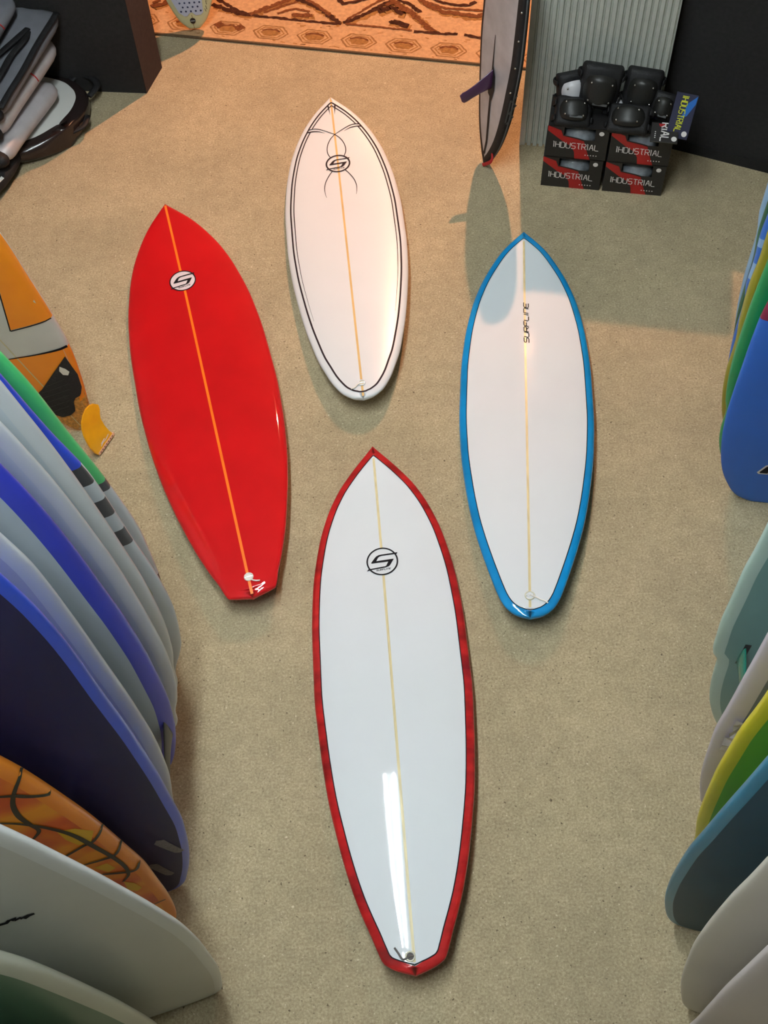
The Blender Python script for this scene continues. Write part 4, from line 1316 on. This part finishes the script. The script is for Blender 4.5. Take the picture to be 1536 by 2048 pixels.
# ------------------------------------------------------------------ silver board bag with purple fin, leaning on the ribbed plinth
an = math.radians(24)
nrm_ = Vector((-math.cos(an), -math.sin(an), 0))           # bottom of the bag looks this way
wdir = Vector((math.sin(an), -math.cos(an), 0))            # towards the viewer
ln_ = math.radians(2.8)
axb = (Vector((0, 0, 1)) * math.cos(ln_) - nrm_ * math.sin(ln_)).normalized()
nb_ = axb.cross(wdir).normalized()
if nb_.dot(nrm_) < 0: nb_ = -nb_
bag_tab = [(0, .010), (.03, .032), (.08, .058), (.16, .088), (.27, .112), (.4, .130), (.6, .148), (.85, .145), (1.0, .105), (1.08, .05), (1.11, 0)]
fb = pchip([a for a, _ in bag_tab], [c for _, c in bag_tab])
# local z = away from nrm_ => bag bottom at -z
lz_ = -nb_
ly_ = lz_.cross(axb)
bag = Board(1.11, fb, lambda x: .020 + .042 * min(1, x / .3) ** .6 * max(0.05, 1 - (x / 1.11) ** 6), lambda x: 0.0, .03, nd=3.2, nb=4)
bt = thing('board_bag', 'silver board bag with a purple fin through its slot, leaning by the ribbed plinth', 'bag',
           frame((.520, 4.085, .004), axb, ly_, lz_))
bag.build(bt, {'deck': 'top_panel', 'raild': 'gusset', 'railb': 'gusset', 'bottom': 'base_panel'}, {'top_panel': M['black_nylon'], 'gusset': M['black_nylon'], 'base_panel': M['silver_fabric']})
bag.ribbon('fin_seam', [(.05, -.004), (.12, .006), (.30, .0), (.62, -.012)], [.006, .008, .006, .0015], M['black_nylon'], bt, side=-1, eps=.002)
bag.patch('fin_opening', [(.33, .012), (.35, -.02), (.43, -.022), (.49, 0), (.45, .022), (.39, .026)], M['black_nylon'], bt, side=-1, eps=.004)
link('fin', fin_mesh('fin', .095, .155, -.045, .009), M['purple_fin'], bt, trs((.43, 0, .004)), smooth=True)
sgn = 1 if ly_.dot(wdir) > 0 else -1
zp = [(x, sgn * (bag.w(x) + .001), bag.thf(x) * .45) for x in np.linspace(.05, .85, 30)]
link('zip', tube_mesh('zip', zp, .004, 6), M['label_grey'], bt, smooth=True)
for x_ in (.44, .56, .68, .80):
    q_ = bag.w(x_) - .006
    b_ = bmesh.new(); bmesh.ops.create_uvsphere(b_, u_segments=8, v_segments=6, radius=.005); bmesh.ops.translate(b_, vec=(x_, sgn * q_, bag.bot(x_, q_) - .001), verts=b_.verts)
    link('eyelet', bm_mesh('eyelet', b_), M['metal'], bt, smooth=True)
pts = smooth_path([(.10, sgn * (bag.w(.10) * .6), .02), (.06, sgn * (bag.w(.06) + .012), .012), (.02, sgn * .03, .005), (.004, sgn * .012, .0)], 6)
link('red_strap', tube_mesh('red_strap', [(p.x, p.y, p.z - .012) for p in pts], .008, 8, flat=((0, 0, 1), .4)), M['red_strap'], bt, smooth=True)
la = math.atan((fb(.43) - fb(.27)) / .16) * sgn
flat_strokes('printed_logo', [[(-.07, .012), (-.04, .040), (-.012, .014), (.02, .042), (.05, .018), (.075, .038)], [(-.06, .006), (.06, .010)]], .004, M['label_grey'], bt,
             frame((.35, sgn * (bag.w(.35) + .005), 0), (math.cos(la), math.sin(la), 0), (0, 0, 1), (math.sin(la), -math.cos(la), 0)))

# ------------------------------------------------------------------ pile of folded board bags, top left
CHD = Vector((.37, .929, 0)).normalized()        # along the fold edges
CIN = Vector((-CHD.y, CHD.x, 0))                 # into the pile


def fold_bag(label, p, ln, z0, th, dep, m, edge_black=False, rot=0, cap=True, strap=None, zipper=False, tie=None, sag=0.01, tilt=0):
    """bag folded over: rounded fold towards the viewer, length ln along CHD, depth dep away"""
    rr = Matrix.Rotation(math.radians(rot), 3, 'Z')
    ey = rr @ CIN
    ex = (rr @ CHD) * math.cos(math.radians(tilt)) + EZ * math.sin(math.radians(tilt))
    t_ = thing('board_bag', label, 'bag', frame((p[0], p[1], z0), ex, ey, ex.cross(ey)), 'grey board bags in the pile')
    V = []; F = []
    NX_, = (22,)
    prof = []
    for k in range(9):
        a_ = -PI / 2 + PI * k / 8
        prof.append((th / 2 - th / 2 * math.cos(a_), th / 2 + th / 2 * math.sin(a_)))
    top = [(th / 2 + (dep - th / 2) * k / 8, th + 0.004 * math.sin(k * 1.9)) for k in range(1, 9)]
    botm = [(th / 2 + (dep - th / 2) * k / 8, 0) for k in range(8, 0, -1)]
    loop = prof + top + botm
    n = len(loop)
    for i in range(NX_ + 1):
        x_ = ln * i / NX_
        e = min(i, NX_ - i) / 3.0
        sh = 1 if e >= 1 else math.sqrt(max(0.08, 1 - (1 - e) ** 2))
        for y_, z_ in loop:
            V.append((x_, y_ + (1 - sh) * th * .8 + .004 * math.sin(x_ * 9 + z_ * 20), th / 2 + (z_ - th / 2) * sh + sag * 0.4 * math.sin(x_ * 14 + y_ * 6) * (z_ / th) * .5))
    for i in range(NX_):
        for k in range(n):
            F.append((i * n + k, (i + 1) * n + k, (i + 1) * n + (k + 1) % n, i * n + (k + 1) % n))
    F.append(tuple(range(n))); F.append(tuple(NX_ * n + k for k in range(n - 1, -1, -1)))
    me = mesh('cover', V, F)
    bm = bmesh.new(); bm.from_mesh(me); bmesh.ops.recalc_face_normals(bm, faces=bm.faces); bm.to_mesh(me); bm.free()
    link('cover', me, m, t_, smooth=True)
    if cap:
        b_ = bmesh.new(); bmesh.ops.create_uvsphere(b_, u_segments=20, v_segments=12, radius=1)
        bmesh.ops.scale(b_, vec=(.05, .10, th * .56), verts=b_.verts); bmesh.ops.translate(b_, vec=(.0, .10, th / 2), verts=b_.verts)
        link('end_gusset', bm_mesh('end_gusset', b_), M['black_nylon'], t_, smooth=True)
    if edge_black:
        link('piping', tube_mesh('piping', [(x_, .012 + .002 * math.sin(x_ * 20), th * .98) for x_ in np.linspace(.02, ln - .02, 24)], .017, 8, flat=((0, 0, 1), .5)), M['black_nylon'], t_, smooth=True)
    if zipper:
        link('zip', tube_mesh('zip', [(x_, .045, th * 1.0 + .004) for x_ in np.linspace(.04, ln - .06, 20)], .004, 6), M['label_grey'], t_, smooth=True)
    if strap:
        for pts in strap:
            link('handle', tube_mesh('handle', smooth_path(pts, 6), .016, 8, flat=((0, 0, 1), .3)), M['black_nylon'], t_, smooth=True)
    if tie is not None:
        link('red_tie', tube_mesh('red_tie', [(tie, th / 2 + (th / 2 + .002) * -math.cos(a_), th / 2 + (th / 2 + .002) * math.sin(a_)) for a_ in np.linspace(0, PI / 2 + .5, 9)], .006, 6, flat=((1, 0, 0), .4)), M['red_strap'], t_, smooth=True)
    return t_


# bottom bag: black vinyl rim with a white panel, round end to the viewer
rb_ax = Vector((-.80, .60, 0)).normalized()
rb = Board(.56, pchip([0, .012, .04, .09, .16, .25, .36, .48, .56], [0.03, .095, .165, .235, .28, .30, .28, .20, .13]), lambda x: .10, lambda x: 0.0, .055, nd=3, nb=3)
rbt = thing('board_bag', 'round-ended black vinyl bag with a white panel at the bottom of the pile', 'bag', frame((-1.335, 4.345, .002), rb_ax, EZ.cross(rb_ax), EZ))
rb.build(rbt, {'deck': 'white_panel', 'raild': 'rim', 'railb': 'rim', 'bottom': 'rim'}, {'white_panel': M['white_panel'], 'rim': M['black_vinyl']})
hy = -1 if EZ.cross(rb_ax).dot(Vector((0, 1, 0))) > 0 else 1
q0 = -hy
pts = smooth_path([(.10, q0 * .235, .085), (.045, q0 * .235, .10), (.03, q0 * .19, .11), (.05, q0 * .13, .10), (.085, q0 * .12, .09)], 6)
# carry handle standing off the rim
hp = [(.26, q0 * .290, .06), (.25, q0 * .335, .07), (.18, q0 * .350, .075), (.12, q0 * .325, .07), (.11, q0 * .255, .06)]
link('handle', tube_mesh('handle', smooth_path(hp, 6), .017, 8, flat=((0, 0, 1), .5)), M['black_nylon'], rbt, smooth=True)
link('strap', tube_mesh('strap', smooth_path([(.012, q0 * .03, .05), (-.008, q0 * .09, .055), (.025, q0 * .15, .055)], 6), .014, 8, flat=((0, 0, 1), .5)), M['black_nylon'], rbt, smooth=True)

def P(a, c, z=0): return (a, c)


fold_bag('lowest folded silver bag of the pile, resting on the round-ended one', (-1.545, 4.085), .50, .104, 0.075, .50, M['silver_fabric'], tilt=3)
fold_bag('folded silver bag with a red tie in the pile', (-1.555, 4.150), .575, .188, .078, .40, M['silver_fabric'], tie=.34, tilt=7)
fold_bag('folded grey bag with a black edge strip and zip in the pile', (-1.530, 4.175), .60, .276, .060, .30, M['grey_fabric'], edge_black=True, tilt=10,
         strap=[[(.06, .10, .066), (.16, .075, .088), (.28, .082, .082), (.38, .065, .082), (.44, .085, .066)], [(.02, .17, .064), (.14, .19, .09), (.28, .14, .082), (.40, .10, .078), (.46, .095, .064)]])
fold_bag('top grey bag of the pile with a red tie and loose black straps', (-1.640, 4.29), .46, .365, .06, .25, M['grey_fabric'], cap=False, tie=.30, tilt=14,
         strap=[[(.02, .05, .062), (.12, .09, .082), (.22, .075, .078), (.30, .045, .066)], [(.05, .02, .05), (.16, .02, .07), (.28, .03, .066), (.36, .09, .066)]])
# small dark bag end with a white tag, at the very left
fb2 = thing('board_bag', 'black bag end with a white tag at the left edge of the photo', 'bag', trs((-1.72, 4.05, .0), 0, 0, R_(60)))
b_ = bmesh.new(); bmesh.ops.create_uvsphere(b_, u_segments=24, v_segments=14, radius=1); bmesh.ops.scale(b_, vec=(.30, .13, .06), verts=b_.verts); bmesh.ops.translate(b_, vec=(0, .0, .061), verts=b_.verts)
link('body', bm_mesh('body', b_), M['black_nylon'], fb2, smooth=True)
b_ = box_bm(.10, .06, .003, (.02, -.06, .118), .001)
link('tag', bm_mesh('tag', b_), M['white_panel'], fb2, trs((0, 0, 0), R_(18), 0, 0))
